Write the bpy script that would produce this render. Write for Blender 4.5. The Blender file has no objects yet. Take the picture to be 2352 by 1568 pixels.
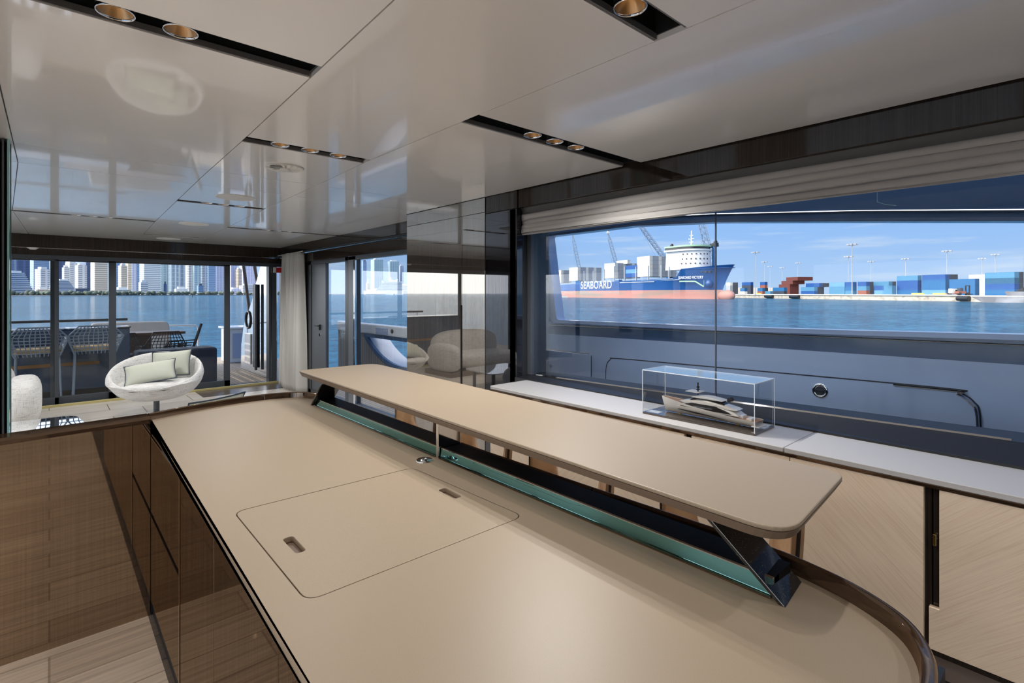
import bpy, bmesh, math, random
from mathutils import Vector, Matrix, Euler
S = bpy.context.scene
COL = S.collection
pi = math.pi
# ------------------------------------------------------------ camera
F, CX, HY, EYE = 1186.0, 1176.0, 674.0, 1.54
TH = math.atan2(1063, 1186)
fx, fy = math.sin(TH), math.cos(TH)
rx, ry = fy, -fx
cam_data = bpy.data.cameras.new('camera')
cam = bpy.data.objects.new('camera', cam_data)
COL.objects.link(cam)
cam.location = (0, 0, EYE)
cam.rotation_euler = (pi / 2, 0, -TH)
cam_data.sensor_width = 36
cam_data.lens = F / 2352 * 36
cam_data.shift_y = -(784 - HY) / 2352
cam_data.clip_start = 0.03
cam_data.clip_end = 60000
S.camera = cam
# ------------------------------------------------------------ colour management
S.view_settings.view_transform = 'Standard'
S.view_settings.look = 'None'
S.view_settings.gamma = 1
S.view_settings.exposure = 0.0
S.view_settings.use_curve_mapping = False
S.cycles.use_denoising = True
S.cycles.max_bounces = 12
S.cycles.transparent_max_bounces = 24
S.cycles.glossy_bounces = 8
S.cycles.diffuse_bounces = 5
S.cycles.sample_clamp_indirect = 6
S.cycles.caustics_reflective = True
S.cycles.caustics_refractive = False
# ------------------------------------------------------------ sky
GLOW = 3.6
W = bpy.data.worlds.new('sky'); S.world = W; W.use_nodes = True
nt = W.node_tree; nt.nodes.clear()
def N(nt, t, **k):
    n = nt.nodes.new(t)
    for a, b in k.items():
        if a.startswith('i_'):
            n.inputs[int(a[2:]) if a[2:].isdigit() else a[2:].replace('_', ' ')].default_value = b
        else: setattr(n, a, b)
    return n
def ramp(nt, stops, interp='LINEAR'):
    r = nt.nodes.new('ShaderNodeValToRGB'); r.color_ramp.interpolation = interp
    e = r.color_ramp.elements
    while len(e) < len(stops): e.new(0.5)
    for i, (p, c) in enumerate(stops):
        e[i].position = p; e[i].color = (*c, 1) if len(c) == 3 else c
    return r
L = nt.links.new
tc = N(nt, 'ShaderNodeTexCoord'); sp = N(nt, 'ShaderNodeSeparateXYZ'); L(tc.outputs['Generated'], sp.inputs[0])
rp = ramp(nt, [(0.0, (.50, .68, .92)), (.05, (.42, .63, .95)), (.13, (.31, .55, .97)), (.4, (.16, .36, .80)), (1.0, (.09, .22, .62))])
L(sp.outputs['Z'], rp.inputs[0])
mp = N(nt, 'ShaderNodeMapping'); mp.inputs['Scale'].default_value = (2.2, 2.2, 26); L(tc.outputs['Generated'], mp.inputs[0])
nz = N(nt, 'ShaderNodeTexNoise', i_Scale=2.2, i_Detail=6.0, i_Roughness=.6); L(mp.outputs[0], nz.inputs['Vector'])
cr = ramp(nt, [(.50, (0, 0, 0)), (.72, (.6, .6, .6))]); L(nz.outputs['Fac'], cr.inputs[0])
mx = N(nt, 'ShaderNodeMix', data_type='RGBA'); L(cr.outputs[0], mx.inputs['Factor']); L(rp.outputs[0], mx.inputs['A']); mx.inputs['B'].default_value = (.75, .84, .95, 1)
# bright hazy air around the sun (port quarter)
SUN = Vector((-.87 * .80, .38 * .80, .56)).normalized()
dp = N(nt, 'ShaderNodeVectorMath', operation='DOT_PRODUCT'); L(tc.outputs['Generated'], dp.inputs[0]); dp.inputs[1].default_value = SUN
gr_ = ramp(nt, [(.30, (0, 0, 0)), (.70, (1.0, 1.0, 1.0)), (1.0, (1, 1, 1))]); L(dp.outputs['Value'], gr_.inputs[0])
gm = N(nt, 'ShaderNodeMix', data_type='RGBA', blend_type='MULTIPLY'); gm.inputs['Factor'].default_value = 1; L(gr_.outputs[0], gm.inputs['A']); gm.inputs['B'].default_value = (GLOW, GLOW * .95, GLOW * .9, 1)
ga = N(nt, 'ShaderNodeMix', data_type='RGBA', blend_type='ADD'); ga.inputs['Factor'].default_value = 1; L(mx.outputs['Result'], ga.inputs['A']); L(gm.outputs['Result'], ga.inputs['B'])
bg = N(nt, 'ShaderNodeBackground', i_Strength=1.0); L(ga.outputs['Result'], bg.inputs[0])
wo = N(nt, 'ShaderNodeOutputWorld'); L(bg.outputs[0], wo.inputs[0])
# ------------------------------------------------------------ sun, low over the port quarter
sd = bpy.data.lights.new('sun', 'SUN'); sd.energy = 3.5; sd.angle = .01; sd.color = (1, .93, .82)
so = bpy.data.objects.new('sun', sd); COL.objects.link(so); so.location = (-40, 20, 40)
SUN = Vector((-.87 * .80, .38 * .80, .56)).normalized()
so.rotation_euler = SUN.to_track_quat('Z', 'Y').to_euler()
LAMP_W = 6.6          # each ceiling spot
LAMP_COL = (1.0, .975, .94)

# ------------------------------------------------------------ pixel rays (photo frame 2352x1568) to true points on planes of the place
def ray(u, v):
    a = (u - CX) / F
    return fx + rx * a, fy + ry * a, (HY - v) / F
def onZ(u, v, z):
    x, y, w = ray(u, v); t = (z - EYE) / w; return Vector((x * t, y * t, z))
def onX(u, v, X):
    x, y, w = ray(u, v); t = X / x; return Vector((X, y * t, EYE + w * t))
def onY(u, v, Y):
    x, y, w = ray(u, v); t = Y / y; return Vector((x * t, Y, EYE + w * t))
def atD(u, v, d):   # forward distance d
    x, y, w = ray(u, v); return Vector((x * d, y * d, EYE + w * d))

# ------------------------------------------------------------ materials
MAT = {}
def newmat(name):
    m = bpy.data.materials.new(name); m.use_nodes = True; m.node_tree.nodes.clear(); MAT[name] = m
    return m, m.node_tree
def pbr(name, col, rough=.5, metal=0, coat=0, coat_rough=.05, ior=1.5, spec=.5, bump=None, var=None, emit=None, sheen=0, trans=0, scale=(1, 1, 1), coord='Object', aniso=0):
    m, nt = newmat(name); L = nt.links.new
    b = N(nt, 'ShaderNodeBsdfPrincipled')
    b.inputs['Base Color'].default_value = (*col, 1); b.inputs['Roughness'].default_value = rough
    b.inputs['Metallic'].default_value = metal; b.inputs['Coat Weight'].default_value = coat
    b.inputs['Coat Roughness'].default_value = coat_rough; b.inputs['IOR'].default_value = ior
    b.inputs['Specular IOR Level'].default_value = spec; b.inputs['Sheen Weight'].default_value = sheen
    b.inputs['Transmission Weight'].default_value = trans
    o = N(nt, 'ShaderNodeOutputMaterial'); L(b.outputs[0], o.inputs[0])
    tc = N(nt, 'ShaderNodeTexCoord'); mp = N(nt, 'ShaderNodeMapping'); mp.inputs['Scale'].default_value = scale
    L(tc.outputs[coord], mp.inputs[0])
    if var:     # (scale, colour2, lo, hi[, detail])
        nz = N(nt, 'ShaderNodeTexNoise', i_Scale=var[0], i_Detail=(var[4] if len(var) > 4 else 4.0)); L(mp.outputs[0], nz.inputs['Vector'])
        r = ramp(nt, [(var[2], col), (var[3], var[1])]); L(nz.outputs['Fac'], r.inputs[0]); L(r.outputs[0], b.inputs['Base Color'])
    if bump:    # (scale, strength[, dist])
        n2 = N(nt, 'ShaderNodeTexNoise', i_Scale=bump[0], i_Detail=4.0); L(mp.outputs[0], n2.inputs['Vector'])
        bp = N(nt, 'ShaderNodeBump', i_Strength=bump[1]); bp.inputs['Distance'].default_value = bump[2] if len(bump) > 2 else .01
        L(n2.outputs['Fac'], bp.inputs['Height']); L(bp.outputs[0], b.inputs['Normal'])
        if coat and len(bump) > 3: L(bp.outputs[0], b.inputs['Coat Normal'])
    if emit:
        b.inputs['Emission Color'].default_value = (*emit[0], 1); b.inputs['Emission Strength'].default_value = emit[1]
    return m
def gloss_veneer(name, c1, c2, refl0, scale, tint=(1, 1, 1), rough=.02, detail=6):
    """lacquered veneer: streaky wood under a mirror lacquer; refl0 = reflectance seen straight on"""
    m, nt = newmat(name); L = nt.links.new
    tc = N(nt, 'ShaderNodeTexCoord'); mp = N(nt, 'ShaderNodeMapping'); mp.inputs['Scale'].default_value = scale; L(tc.outputs['Object'], mp.inputs[0])
    nz = N(nt, 'ShaderNodeTexNoise', i_Scale=1.0, i_Detail=float(detail), i_Roughness=.7); L(mp.outputs[0], nz.inputs['Vector'])
    r = ramp(nt, [(.35, c1), (.65, c2)]); L(nz.outputs['Fac'], r.inputs[0])
    d = N(nt, 'ShaderNodeBsdfDiffuse'); L(r.outputs[0], d.inputs[0])
    g = N(nt, 'ShaderNodeBsdfGlossy', i_Roughness=rough); 
    gr = ramp(nt, [(.35, tuple(t * .82 for t in tint)), (.65, tint)]); L(nz.outputs['Fac'], gr.inputs[0]); L(gr.outputs[0], g.inputs[0])
    lw = N(nt, 'ShaderNodeFresnel', i_IOR=1.5)
    ma = N(nt, 'ShaderNodeMath', operation='MULTIPLY_ADD'); ma.inputs[1].default_value = 1 - refl0; ma.inputs[2].default_value = refl0; ma.use_clamp = True
    L(lw.outputs[0], ma.inputs[0])
    ms = N(nt, 'ShaderNodeMixShader'); L(ma.outputs[0], ms.inputs[0]); L(d.outputs[0], ms.inputs[1]); L(g.outputs[0], ms.inputs[2])
    o = N(nt, 'ShaderNodeOutputMaterial'); L(ms.outputs[0], o.inputs[0])
    return m
def glass(name, tint=(1, 1, 1), refl=1.0, ior=1.45):
    m, nt = newmat(name); L = nt.links.new
    t = N(nt, 'ShaderNodeBsdfTransparent'); t.inputs[0].default_value = (*tint, 1)
    g = N(nt, 'ShaderNodeBsdfGlossy', i_Roughness=0.0)
    fr = N(nt, 'ShaderNodeFresnel', i_IOR=ior); ma = N(nt, 'ShaderNodeMath', operation='MULTIPLY'); ma.inputs[1].default_value = refl; ma.use_clamp = True
    L(fr.outputs[0], ma.inputs[0])
    ms = N(nt, 'ShaderNodeMixShader'); L(ma.outputs[0], ms.inputs[0]); L(t.outputs[0], ms.inputs[1]); L(g.outputs[0], ms.inputs[2])
    o = N(nt, 'ShaderNodeOutputMaterial'); L(ms.outputs[0], o.inputs[0])
    return m
def planks(name, c1, c2, gap, L_, W_, rough=.35, rot=0, coat=0, mortar=.004, grain=(2, 40, 1), gstr=.35):
    m, nt = newmat(name); L = nt.links.new
    tc = N(nt, 'ShaderNodeTexCoord'); mp = N(nt, 'ShaderNodeMapping'); mp.inputs['Rotation'].default_value = (0, 0, rot); L(tc.outputs['Object'], mp.inputs[0])
    br = N(nt, 'ShaderNodeTexBrick', i_Scale=1.0); br.offset = .37; br.inputs['Color1'].default_value = (*c1, 1); br.inputs['Color2'].default_value = (*c2, 1)
    br.inputs['Mortar'].default_value = (*gap, 1); br.inputs['Mortar Size'].default_value = mortar; br.inputs['Brick Width'].default_value = L_; br.inputs['Row Height'].default_value = W_
    br.inputs['Mortar Smooth'].default_value = 0; L(mp.outputs[0], br.inputs['Vector'])
    m2 = N(nt, 'ShaderNodeMapping'); m2.inputs['Scale'].default_value = grain; L(mp.outputs[0], m2.inputs[0])
    nz = N(nt, 'ShaderNodeTexNoise', i_Scale=1.5, i_Detail=6.0, i_Distortion=.6); L(m2.outputs[0], nz.inputs['Vector'])
    mr = N(nt, 'ShaderNodeMapRange'); mr.inputs['From Min'].default_value = .3; mr.inputs['From Max'].default_value = .7; mr.inputs['To Min'].default_value = 1 - gstr; mr.inputs['To Max'].default_value = 1.0
    L(nz.outputs['Fac'], mr.inputs['Value'])
    mx = N(nt, 'ShaderNodeMix', data_type='RGBA', blend_type='MULTIPLY'); mx.inputs['Factor'].default_value = 1
    L(br.outputs['Color'], mx.inputs['A']); L(mr.outputs[0], mx.inputs['B'])
    b = N(nt, 'ShaderNodeBsdfPrincipled', i_Roughness=rough); b.inputs['Coat Weight'].default_value = coat
    L(mx.outputs['Result'], b.inputs['Base Color'])
    o = N(nt, 'ShaderNodeOutputMaterial'); L(b.outputs[0], o.inputs[0])
    return m

pbr('ceiling_paint', (.84, .83, .82), rough=.22, coat=.7, coat_rough=.04, ior=1.5)
pbr('slot_dark', (.02, .022, .025), rough=.35)
pbr('slot_edge', (.14, .14, .14), rough=.4)
pbr('chrome', (.75, .76, .78), rough=.06, metal=1)
pbr('dark_chrome', (.10, .095, .09), rough=.04, metal=1)
pbr('bronze_gloss', (.30, .21, .15), rough=.08, metal=1)
pbr('black_matte', (.012, .013, .016), rough=.45)
pbr('frame_dark', (.030, .034, .040), rough=.35)
pbr('frame_grey', (.075, .085, .10), rough=.38)
pbr('mullion', (.055, .065, .08), rough=.4)
pbr('solid_surface', (.32, .253, .18), rough=.42, var=(900, (.37, .295, .215), .40, .62, 2), spec=.35)
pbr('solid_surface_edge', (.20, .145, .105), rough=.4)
pbr('ledge_grey', (.06, .06, .06), rough=.62, var=(500, (.11, .11, .105), .42, .6, 2))
pbr('wood_floor', (.5, .4, .3))
planks('galley_floor', (.80, .66, .52), (.68, .54, .41), (.48, .37, .27), 2.6, .21, rough=.28, grain=(1.2, 30, 1), coat=.2)
planks('salon_floor', (.72, .68, .62), (.66, .61, .55), (.28, .24, .2), .95, .48, rough=.3, mortar=.006, grain=(1, 9, 1), gstr=.12)
planks('entry_floor', (.20, .16, .13), (.15, .12, .10), (.06, .05, .04), 1.6, .2, rough=.3, grain=(1.2, 30, 1))
planks('teak_deck', (.50, .42, .33), (.44, .36, .28), (.04, .035, .03), 2.2, .06, rough=.65, mortar=.004, rot=pi / 2, gstr=.2)
gloss_veneer('brown_gloss', (.018, .014, .012), (.038, .030, .026), .03, (160, 160, 1.5), tint=(.70, .66, .62))
gloss_veneer('brown_mirror', (.016, .012, .010), (.035, .026, .022), .48, (160, 160, 1.5), tint=(.80, .64, .48))
gloss_veneer('grey_mirror', (.055, .048, .043), (.13, .115, .103), .30, (130, 130, 1.2), tint=(.95, .88, .80), rough=.015)
gloss_veneer('black_mirror', (.006, .006, .008), (.014, .013, .014), .07, (120, 120, 2), tint=(.85, .85, .9))
gloss_veneer('island_mirror', (.014, .010, .008), (.03, .022, .018), .14, (200, 200, 1.5), tint=(.76, .62, .48))
pbr('teal_reflection_mirror', (.16, .38, .38), rough=.02, metal=1)  # reflected teal water painted into the mirror's tint
glass('glass_clear', (.99, .995, .995), .5)
glass('glass_door', (.95, .975, .985), .7)
glass('glass_side', (.95, .972, .99), .22)
glass('acrylic', (.985, .99, .992), .4, 1.4)

# ------------------------------------------------------------ mesh builder
OFF = {}
PENDING = []      # slots whose material is defined further down
class MB:
    def __init__(s): s.v = []; s.f = []
    def add(s, vs, fs):
        n = len(s.v); s.v += [Vector(v) for v in vs]; s.f += [[n + i for i in f] for f in fs]; return s
    def box(s, x0, x1, y0, y1, z0, z1):
        x0, x1 = sorted((x0, x1)); y0, y1 = sorted((y0, y1)); z0, z1 = sorted((z0, z1))
        return s.add([(x0, y0, z0), (x1, y0, z0), (x1, y1, z0), (x0, y1, z0), (x0, y0, z1), (x1, y0, z1), (x1, y1, z1), (x0, y1, z1)],
                     [(3, 2, 1, 0), (4, 5, 6, 7), (0, 1, 5, 4), (1, 2, 6, 5), (2, 3, 7, 6), (3, 0, 4, 7)])
    def prism(s, pts, ext):      # pts: planar 3D polygon, ext: vector
        n = len(pts); e = Vector(ext); a = [Vector(p) for p in pts]
        return s.add(a + [p + e for p in a], [tuple(range(n))[::-1], tuple(range(n, 2 * n))] + [(i, (i + 1) % n, n + (i + 1) % n, n + i) for i in range(n)])
    def poly(s, pts2, z0, z1): return s.prism([(p[0], p[1], z0) for p in pts2], (0, 0, z1 - z0))
    def tube(s, path, r, seg=8, closed=False, cap=True):
        P = [Vector(p) for p in path]; n = len(P); rings = []
        R = r if isinstance(r, (list, tuple)) else [r] * n
        up = None
        for i in range(n):
            if closed: t = P[(i + 1) % n] - P[i - 1]
            else: t = P[min(i + 1, n - 1)] - P[max(i - 1, 0)]
            t = t.normalized() if t.length > 1e-9 else Vector((0, 0, 1))
            if up is None: up = Vector((0, 0, 1)) if abs(t.z) < .95 else Vector((1, 0, 0))
            a = t.cross(up); a = a.normalized() if a.length > 1e-6 else t.orthogonal().normalized()
            b = a.cross(t).normalized(); up = b
            rings.append([P[i] + (a * math.cos(2 * pi * k / seg) + b * math.sin(2 * pi * k / seg)) * R[i] for k in range(seg)])
        vs = [v for q in rings for v in q]; fs = []
        for i in range(n if closed else n - 1):
            j = (i + 1) % n
            for k in range(seg):
                l = (k + 1) % seg
                fs.append((i * seg + k, i * seg + l, j * seg + l, j * seg + k))
        if cap and not closed: fs += [tuple(range(seg))[::-1], tuple((n - 1) * seg + k for k in range(seg))]
        return s.add(vs, fs)
    def bar(s, a, b, w, h=None):   # rectangular bar
        a = Vector(a); b = Vector(b); h = h or w; t = (b - a).normalized()
        u = t.cross(Vector((0, 0, 1))); u = u.normalized() if u.length > 1e-5 else Vector((1, 0, 0)); q = u.cross(t).normalized()
        u *= w / 2; q *= h / 2
        c = [-u - q, u - q, u + q, -u + q]
        return s.add([a + k for k in c] + [b + k for k in c], [(3, 2, 1, 0), (4, 5, 6, 7), (0, 1, 5, 4), (1, 2, 6, 5), (2, 3, 7, 6), (3, 0, 4, 7)])
    def lathe(s, prof, c=(0, 0, 0), seg=32, sx=1, sy=1):
        c = Vector(c); n = len(prof); vs = []; fs = []
        for r, z in prof:
            for k in range(seg):
                a = 2 * pi * k / seg; vs.append(c + Vector((r * math.cos(a) * sx, r * math.sin(a) * sy, z)))
        for i in range(n - 1):
            for k in range(seg):
                l = (k + 1) % seg; fs.append((i * seg + k, i * seg + l, (i + 1) * seg + l, (i + 1) * seg + k))
        return s.add(vs, fs)
    def disc(s, c, r, seg=24, nrm=(0, 0, 1)):
        q = Vector(nrm).to_track_quat('Z', 'Y'); c = Vector(c)
        return s.add([c + q @ Vector((r * math.cos(2 * pi * k / seg), r * math.sin(2 * pi * k / seg), 0)) for k in range(seg)], [tuple(range(seg))])
    def cyl(s, a, b, r, seg=16): return s.tube([a, b], r, seg)
    def grid(s, fn, nu, nv, cu=False, cv=False):
        vs = [fn(i / (nu if cu else nu - 1), j / (nv if cv else nv - 1)) for i in range(nu) for j in range(nv)]
        fs = []
        for i in range(nu if cu else nu - 1):
            for j in range(nv if cv else nv - 1):
                a, b = (i + 1) % nu, (j + 1) % nv
                fs.append((i * nv + j, a * nv + j, a * nv + b, i * nv + b))
        return s.add(vs, fs)
    def build(s, name, mat, parent=None, bevel=0, seg=2, smooth=False, sub=0, solid=0, angle=40, weld=0, recalc=True):
        off = OFF.get(parent.name, Vector((0, 0, 0))) if parent else Vector((0, 0, 0))
        me = bpy.data.meshes.new(name); me.from_pydata([v - off for v in s.v], [], s.f)
        bm = bmesh.new(); bm.from_mesh(me)
        if weld: bmesh.ops.remove_doubles(bm, verts=bm.verts, dist=weld)
        if recalc: bmesh.ops.recalc_face_normals(bm, faces=bm.faces)
        bm.to_mesh(me); bm.free()
        for m in (mat if isinstance(mat, (list, tuple)) else [mat]):
            if isinstance(m, str) and m not in MAT: PENDING.append((me, len(me.materials), m)); m = None
            me.materials.append(MAT[m] if isinstance(m, str) else m)
        o = bpy.data.objects.new(name, me); COL.objects.link(o)
        if parent: o.parent = parent; OFF[o.name] = off
        if solid:
            q = o.modifiers.new('solid', 'SOLIDIFY'); q.thickness = solid; q.offset = 0
        if bevel:
            q = o.modifiers.new('bevel', 'BEVEL'); q.width = bevel; q.segments = seg; q.limit_method = 'ANGLE'; q.angle_limit = math.radians(30)
        if sub:
            q = o.modifiers.new('sub', 'SUBSURF'); q.levels = sub; q.render_levels = sub
        if smooth or sub:
            me.shade_smooth() if hasattr(me, 'shade_smooth') else [setattr(p, 'use_smooth', True) for p in me.polygons]
            if not sub and smooth != 'all':
                try: me.set_sharp_from_angle(angle=math.radians(angle))
                except Exception: pass
        return o
def tag(o, label=None, cat=None, group=None, kind=None):
    if label: o['label'] = label
    if cat: o['category'] = cat
    if group: o['group'] = group
    if kind: o['kind'] = kind
    return o
def thing(name, label, cat, loc=(0, 0, 0), rotz=0, group=None, local=False):
    o = bpy.data.objects.new(name, None); COL.objects.link(o); o.location = loc; o.rotation_euler = (0, 0, rotz); o.empty_display_size = .1
    OFF[o.name] = Vector((0, 0, 0)) if local else Vector(loc)
    return tag(o, label, cat, group)
def struct(mb, name, mat, **k):
    o = mb.build(name, mat, **k); o['kind'] = 'structure'; return o
def dup(o, loc, rotz=None, label=None, group=None):
    """copy of a thing with copies of its parts and sub-parts (mesh data shared)"""
    r = o.copy(); COL.objects.link(r); r.location = loc
    if rotz is not None: r.rotation_euler = (0, 0, rotz)
    if label: r['label'] = label
    if group: r['group'] = group
    def rec(a, b):
        for ch in list(a.children):
            c = ch.copy(); COL.objects.link(c); c.parent = b; rec(ch, c)
    rec(o, r); return r
def arc(cx, cy, r, a0, a1, n):
    return [(cx + r * math.cos(math.radians(a0 + (a1 - a0) * i / n)), cy + r * math.sin(math.radians(a0 + (a1 - a0) * i / n))) for i in range(n + 1)]
def rrect(pts, r, n=6):
    """round the corners of a 2D polygon; r may be a list"""
    out = []; m = len(pts)
    for i in range(m):
        p = Vector(pts[i][:2]); a = Vector(pts[i - 1][:2]); b = Vector(pts[(i + 1) % m][:2])
        rr = r[i] if isinstance(r, (list, tuple)) else r
        if rr <= 0: out.append((p.x, p.y)); continue
        u = (a - p).normalized(); w = (b - p).normalized(); ang = u.angle(w); d = rr / math.tan(ang / 2)
        d = min(d, (a - p).length * .49, (b - p).length * .49)
        p0 = p + u * d; p1 = p + w * d
        for k in range(n + 1):
            t = k / n; q = p0 * (1 - t) ** 2 + p * 2 * t * (1 - t) + p1 * t ** 2; out.append((q.x, q.y))
    return out
def interp(tab, y):
    if y <= tab[0][0]: return tab[0][1]
    for (a, b), (c, d) in zip(tab, tab[1:]):
        if y <= c: return b + (d - b) * (y - a) / (c - a)
    return tab[-1][1]

# ============================================================ ROOM SHELL
C = 2.33
PX = -3.2                      # port wall
SX0 = [(-3, PX), (12, PX)]
S0 = [(-3, -.14), (4.3, -.14), (6.8, -.26), (9.4, -.2)]
S1 = [(-3, .66), (1.2, .69), (2.83, .742), (4.0, .77), (6.76, .863), (9.1, .966), (9.4, .98)]
S2 = [(-3, 1.415), (2.84, 1.415), (3.78, 1.455), (5.1, 1.498), (8.65, 1.67), (9.4, 1.71)]
SR = [(-3, 2.656), (3.29, 2.656), (3.3, 2.656), (4.54, 2.656), (4.55, 2.90), (9.4, 2.98)]
cb = MB(); G = .0025
def panel(a, b, y0, y1):
    ys = [y0 + G] + [t for (t, _) in sorted(a + b) if y0 + G < t < y1 - G] + [y1 - G]
    ys = sorted(set(ys))
    lft = [(interp(a, y) + G, y) for y in ys]; rgt = [(interp(b, y) - G, y) for y in ys[::-1]]
    cb.poly(lft + rgt, C, C + .018)
slots = []
def column(a, b, cuts, slotl):
    y = -2.4
    ev = sorted([(c, c) for c in cuts] + slotl)
    for s, e in ev:
        panel(a, b, y, s); y = e
        if e > s: slots.append((a, b, s, e))
    panel(a, b, y, 9.36)
column(SX0, S0, [3.76, 4.30], [(6.78, 6.88)])
column(S0, S1, [3.76, 4.30], [(-.3, -.19), (1.785, 1.90), (6.78, 6.88)])
column(S1, S2, [3.76, 4.30], [(-1.3, -1.19), (.797, .905), (2.832, 2.937), (5.10, 5.20), (8.40, 8.48)])
column(S2, SR, [3.76, 4.30], [(-.3, -.19), (1.80, 1.93), (6.80, 6.90)])
ceil = struct(cb, 'ceiling', 'ceiling_paint')
ub = MB().box(PX - .1, 3.1, -2.5, 9.6, C + .0185, C + .03)
# dark backing board with openings is replaced by channels: build backing above the channels
ub = MB().box(PX - .1, 3.1, -2.5, 9.5, C + .13, C + .15)
struct(ub, 'ceiling_backing', 'slot_dark')
lb = MB()
for a, b, s, e in slots:
    x0, x1 = interp(a, s) + G, interp(b, s) - G
    lb.box(x0, x1, s - .012, s, C + .018, C + .13); lb.box(x0, x1, e, e + .012, C + .018, C + .13)
    lb.box(x0 - .012, x0, s, e, C + .018, C + .13); lb.box(x1, x1 + .012, s, e, C + .018, C + .13)
    lb.box(x0, x1, s, e, C + .10, C + .128)
struct(lb, 'trim_1', 'slot_dark')
eb = MB()
for a, b, s, e in slots:
    x0, x1 = interp(a, s) + G, interp(b, s) - G
    eb.box(x0, x1, s - .001, s + .006, C + .003, C + .022)
    eb.box(x0, x1, e - .006, e + .001, C + .003, C + .022)
struct(eb, 'trim_2', 'slot_edge')
# backing strips behind the seams so no light leaks through the gaps
sb = MB()
for a in (S0, S1, S2):
    for (y0, _), (y1, _) in zip(a, a[1:]):
        y0_, y1_ = max(y0, -2.4), y1
        p, q = interp(a, y0_), interp(a, y1_)
        segs = [(y0_, y1_)]
        for _a, _b, s, e in slots:
            if _a is a or _b is a:
                new = []
                for u0, u1 in segs:
                    if e <= u0 or s >= u1: new.append((u0, u1)); continue
                    if s > u0: new.append((u0, s))
                    if e < u1: new.append((e, u1))
                segs = new
        for u0, u1 in segs:
            p, q = interp(a, u0), interp(a, u1)
            sb.poly([(p - .01, u0), (p + .01, u0), (q + .01, u1), (q - .01, u1)], C + .0185, C + .022)
for y in (3.76, 4.30): sb.box(PX, 2.62, y - .01, y + .01, C + .0185, C + .022)
struct(sb, 'trim_3', 'slot_dark')

# floors
struct(MB().box(PX - .1, .352, -2.5, 3.04, -.05, 0), 'floor', 'galley_floor')
struct(MB().box(.352, 3.0, -2.5, 3.04, -.05, 0), 'floor', 'entry_floor')
struct(MB().box(PX - .1, 3.02, 3.04, 8.75, -.05, 0), 'floor', 'salon_floor')
struct(MB().box(PX - .1, 1.7, 8.75, 9.36, -.05, 0), 'floor', 'salon_floor')
struct(MB().box(1.7, 3.02, 8.75, 9.36, -.05, 0), 'floor', 'entry_floor')
# forward wall behind the camera and port wall with its windows
struct(MB().box(PX - .1, 3.1, -2.5, -2.4, 0, 2.5), 'wall_forward', 'brown_gloss')
wb = MB()
wins = [(-1.9, 2.9), (3.9, 6.3), (6.5, 8.9)]
ys = [-2.4] + [t for w in wins for t in w] + [9.45]
for i in range(0, len(ys), 2): wb.box(PX - .1, PX, ys[i], ys[i + 1], 0, 2.48)
for i, (a, b) in enumerate(wins):
    z0 = .12
    wb.box(PX - .1, PX, a, b, 0, z0); wb.box(PX - .1, PX, a, b, 2.05, 2.48)
struct(wb, 'wall_port', 'brown_gloss')
for i, (a, b) in enumerate(wins):
    z0 = .12
    fr = MB()
    for y in (a, (a + b) / 2, b): fr.box(PX - .09, PX - .01, y - .03, y + .03, z0, 2.05)
    fr.box(PX - .09, PX - .01, a, b, z0, z0 + .06); fr.box(PX - .09, PX - .01, a, b, 1.99, 2.05)
    w = struct(fr, 'window_%d' % (i + 4), 'frame_dark')
    MB().box(PX - .055, PX - .045, a + .03, b - .03, z0 + .06, 1.99).build('pane', 'glass_clear', w)
# starboard side: pillar, fascia, aft of the tall cabinet
fb = MB(); fb.box(2.675, 2.76, -2.4, 2.915, 2.195, C + .1); fb.box(2.665, 2.72, 2.915, 3.295, 2.195, C + .1)
struct(fb, 'trim_4', 'brown_gloss', bevel=.003)
struct(MB().box(2.665, 2.72, 2.915, 3.297, .0, 2.190), 'wall_pillar', 'black_mirror')
struct(MB().box(2.725, 3.1, 3.0, 3.29, .0, C + .1), 'wall_pillar_back', 'frame_grey')
struct(MB().box(2.76, 2.98, -2.4, 2.96, 2.19, C + .12), 'wall_head', 'frame_dark')
# lower wall below the big side window, with black sloping sill
lw = MB(); lw.box(2.66, 3.0, -2.4, 2.96, 0, .86)
struct(lw, 'wall_starboard', 'frame_dark')
sl = MB()
sl.prism([(2.655, -2.4, .86), (2.655, -2.4, .905), (2.80, -2.4, .965), (3.0, -2.4, .965), (3.0, -2.4, .86)], (0, 2.6, 0))
sl.add([(2.655, .2, .86), (2.655, .2, .905), (2.80, .2, .965), (3.0, .2, .965), (3.0, .2, .86), (2.655, 2.93, .86), (2.655, 2.93, .90), (2.80, 2.93, .908), (3.0, 2.93, .908), (3.0, 2.93, .86)],
       [(0, 1, 2, 3, 4), (9, 8, 7, 6, 5), (0, 5, 6, 1), (1, 6, 7, 2), (2, 7, 8, 3), (3, 8, 9, 4), (4, 9, 5, 0)])
struct(sl, 'trim_5', 'black_matte')
wf = MB(); wf.box(2.665, 2.88, 2.932, 2.998, .0, 2.19); wf.box(2.725, 2.88, 2.998, 3.0, 0, 2.19); wf.box(2.79, 2.87, -2.4, 2.93, 2.13, 2.19)
win = struct(wf, 'window_1', 'frame_dark', bevel=.004)
wg = MB(); wg.box(2.785, 2.845, 2.885, 2.931, .908, 2.19); wg.build('window_frame', 'frame_grey', win, bevel=.003)
MB().add([(2.815, 1.413, .93), (2.815, 2.885, .905), (2.815, 2.885, 2.15), (2.815, 1.413, 2.15), (2.823, 1.413, .93), (2.823, 2.885, .905), (2.823, 2.885, 2.15), (2.823, 1.413, 2.15)],
         [(0, 1, 2, 3), (7, 6, 5, 4), (0, 4, 5, 1), (1, 5, 6, 2), (2, 6, 7, 3), (3, 7, 4, 0)]).build('pane', 'glass_side', win)
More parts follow.
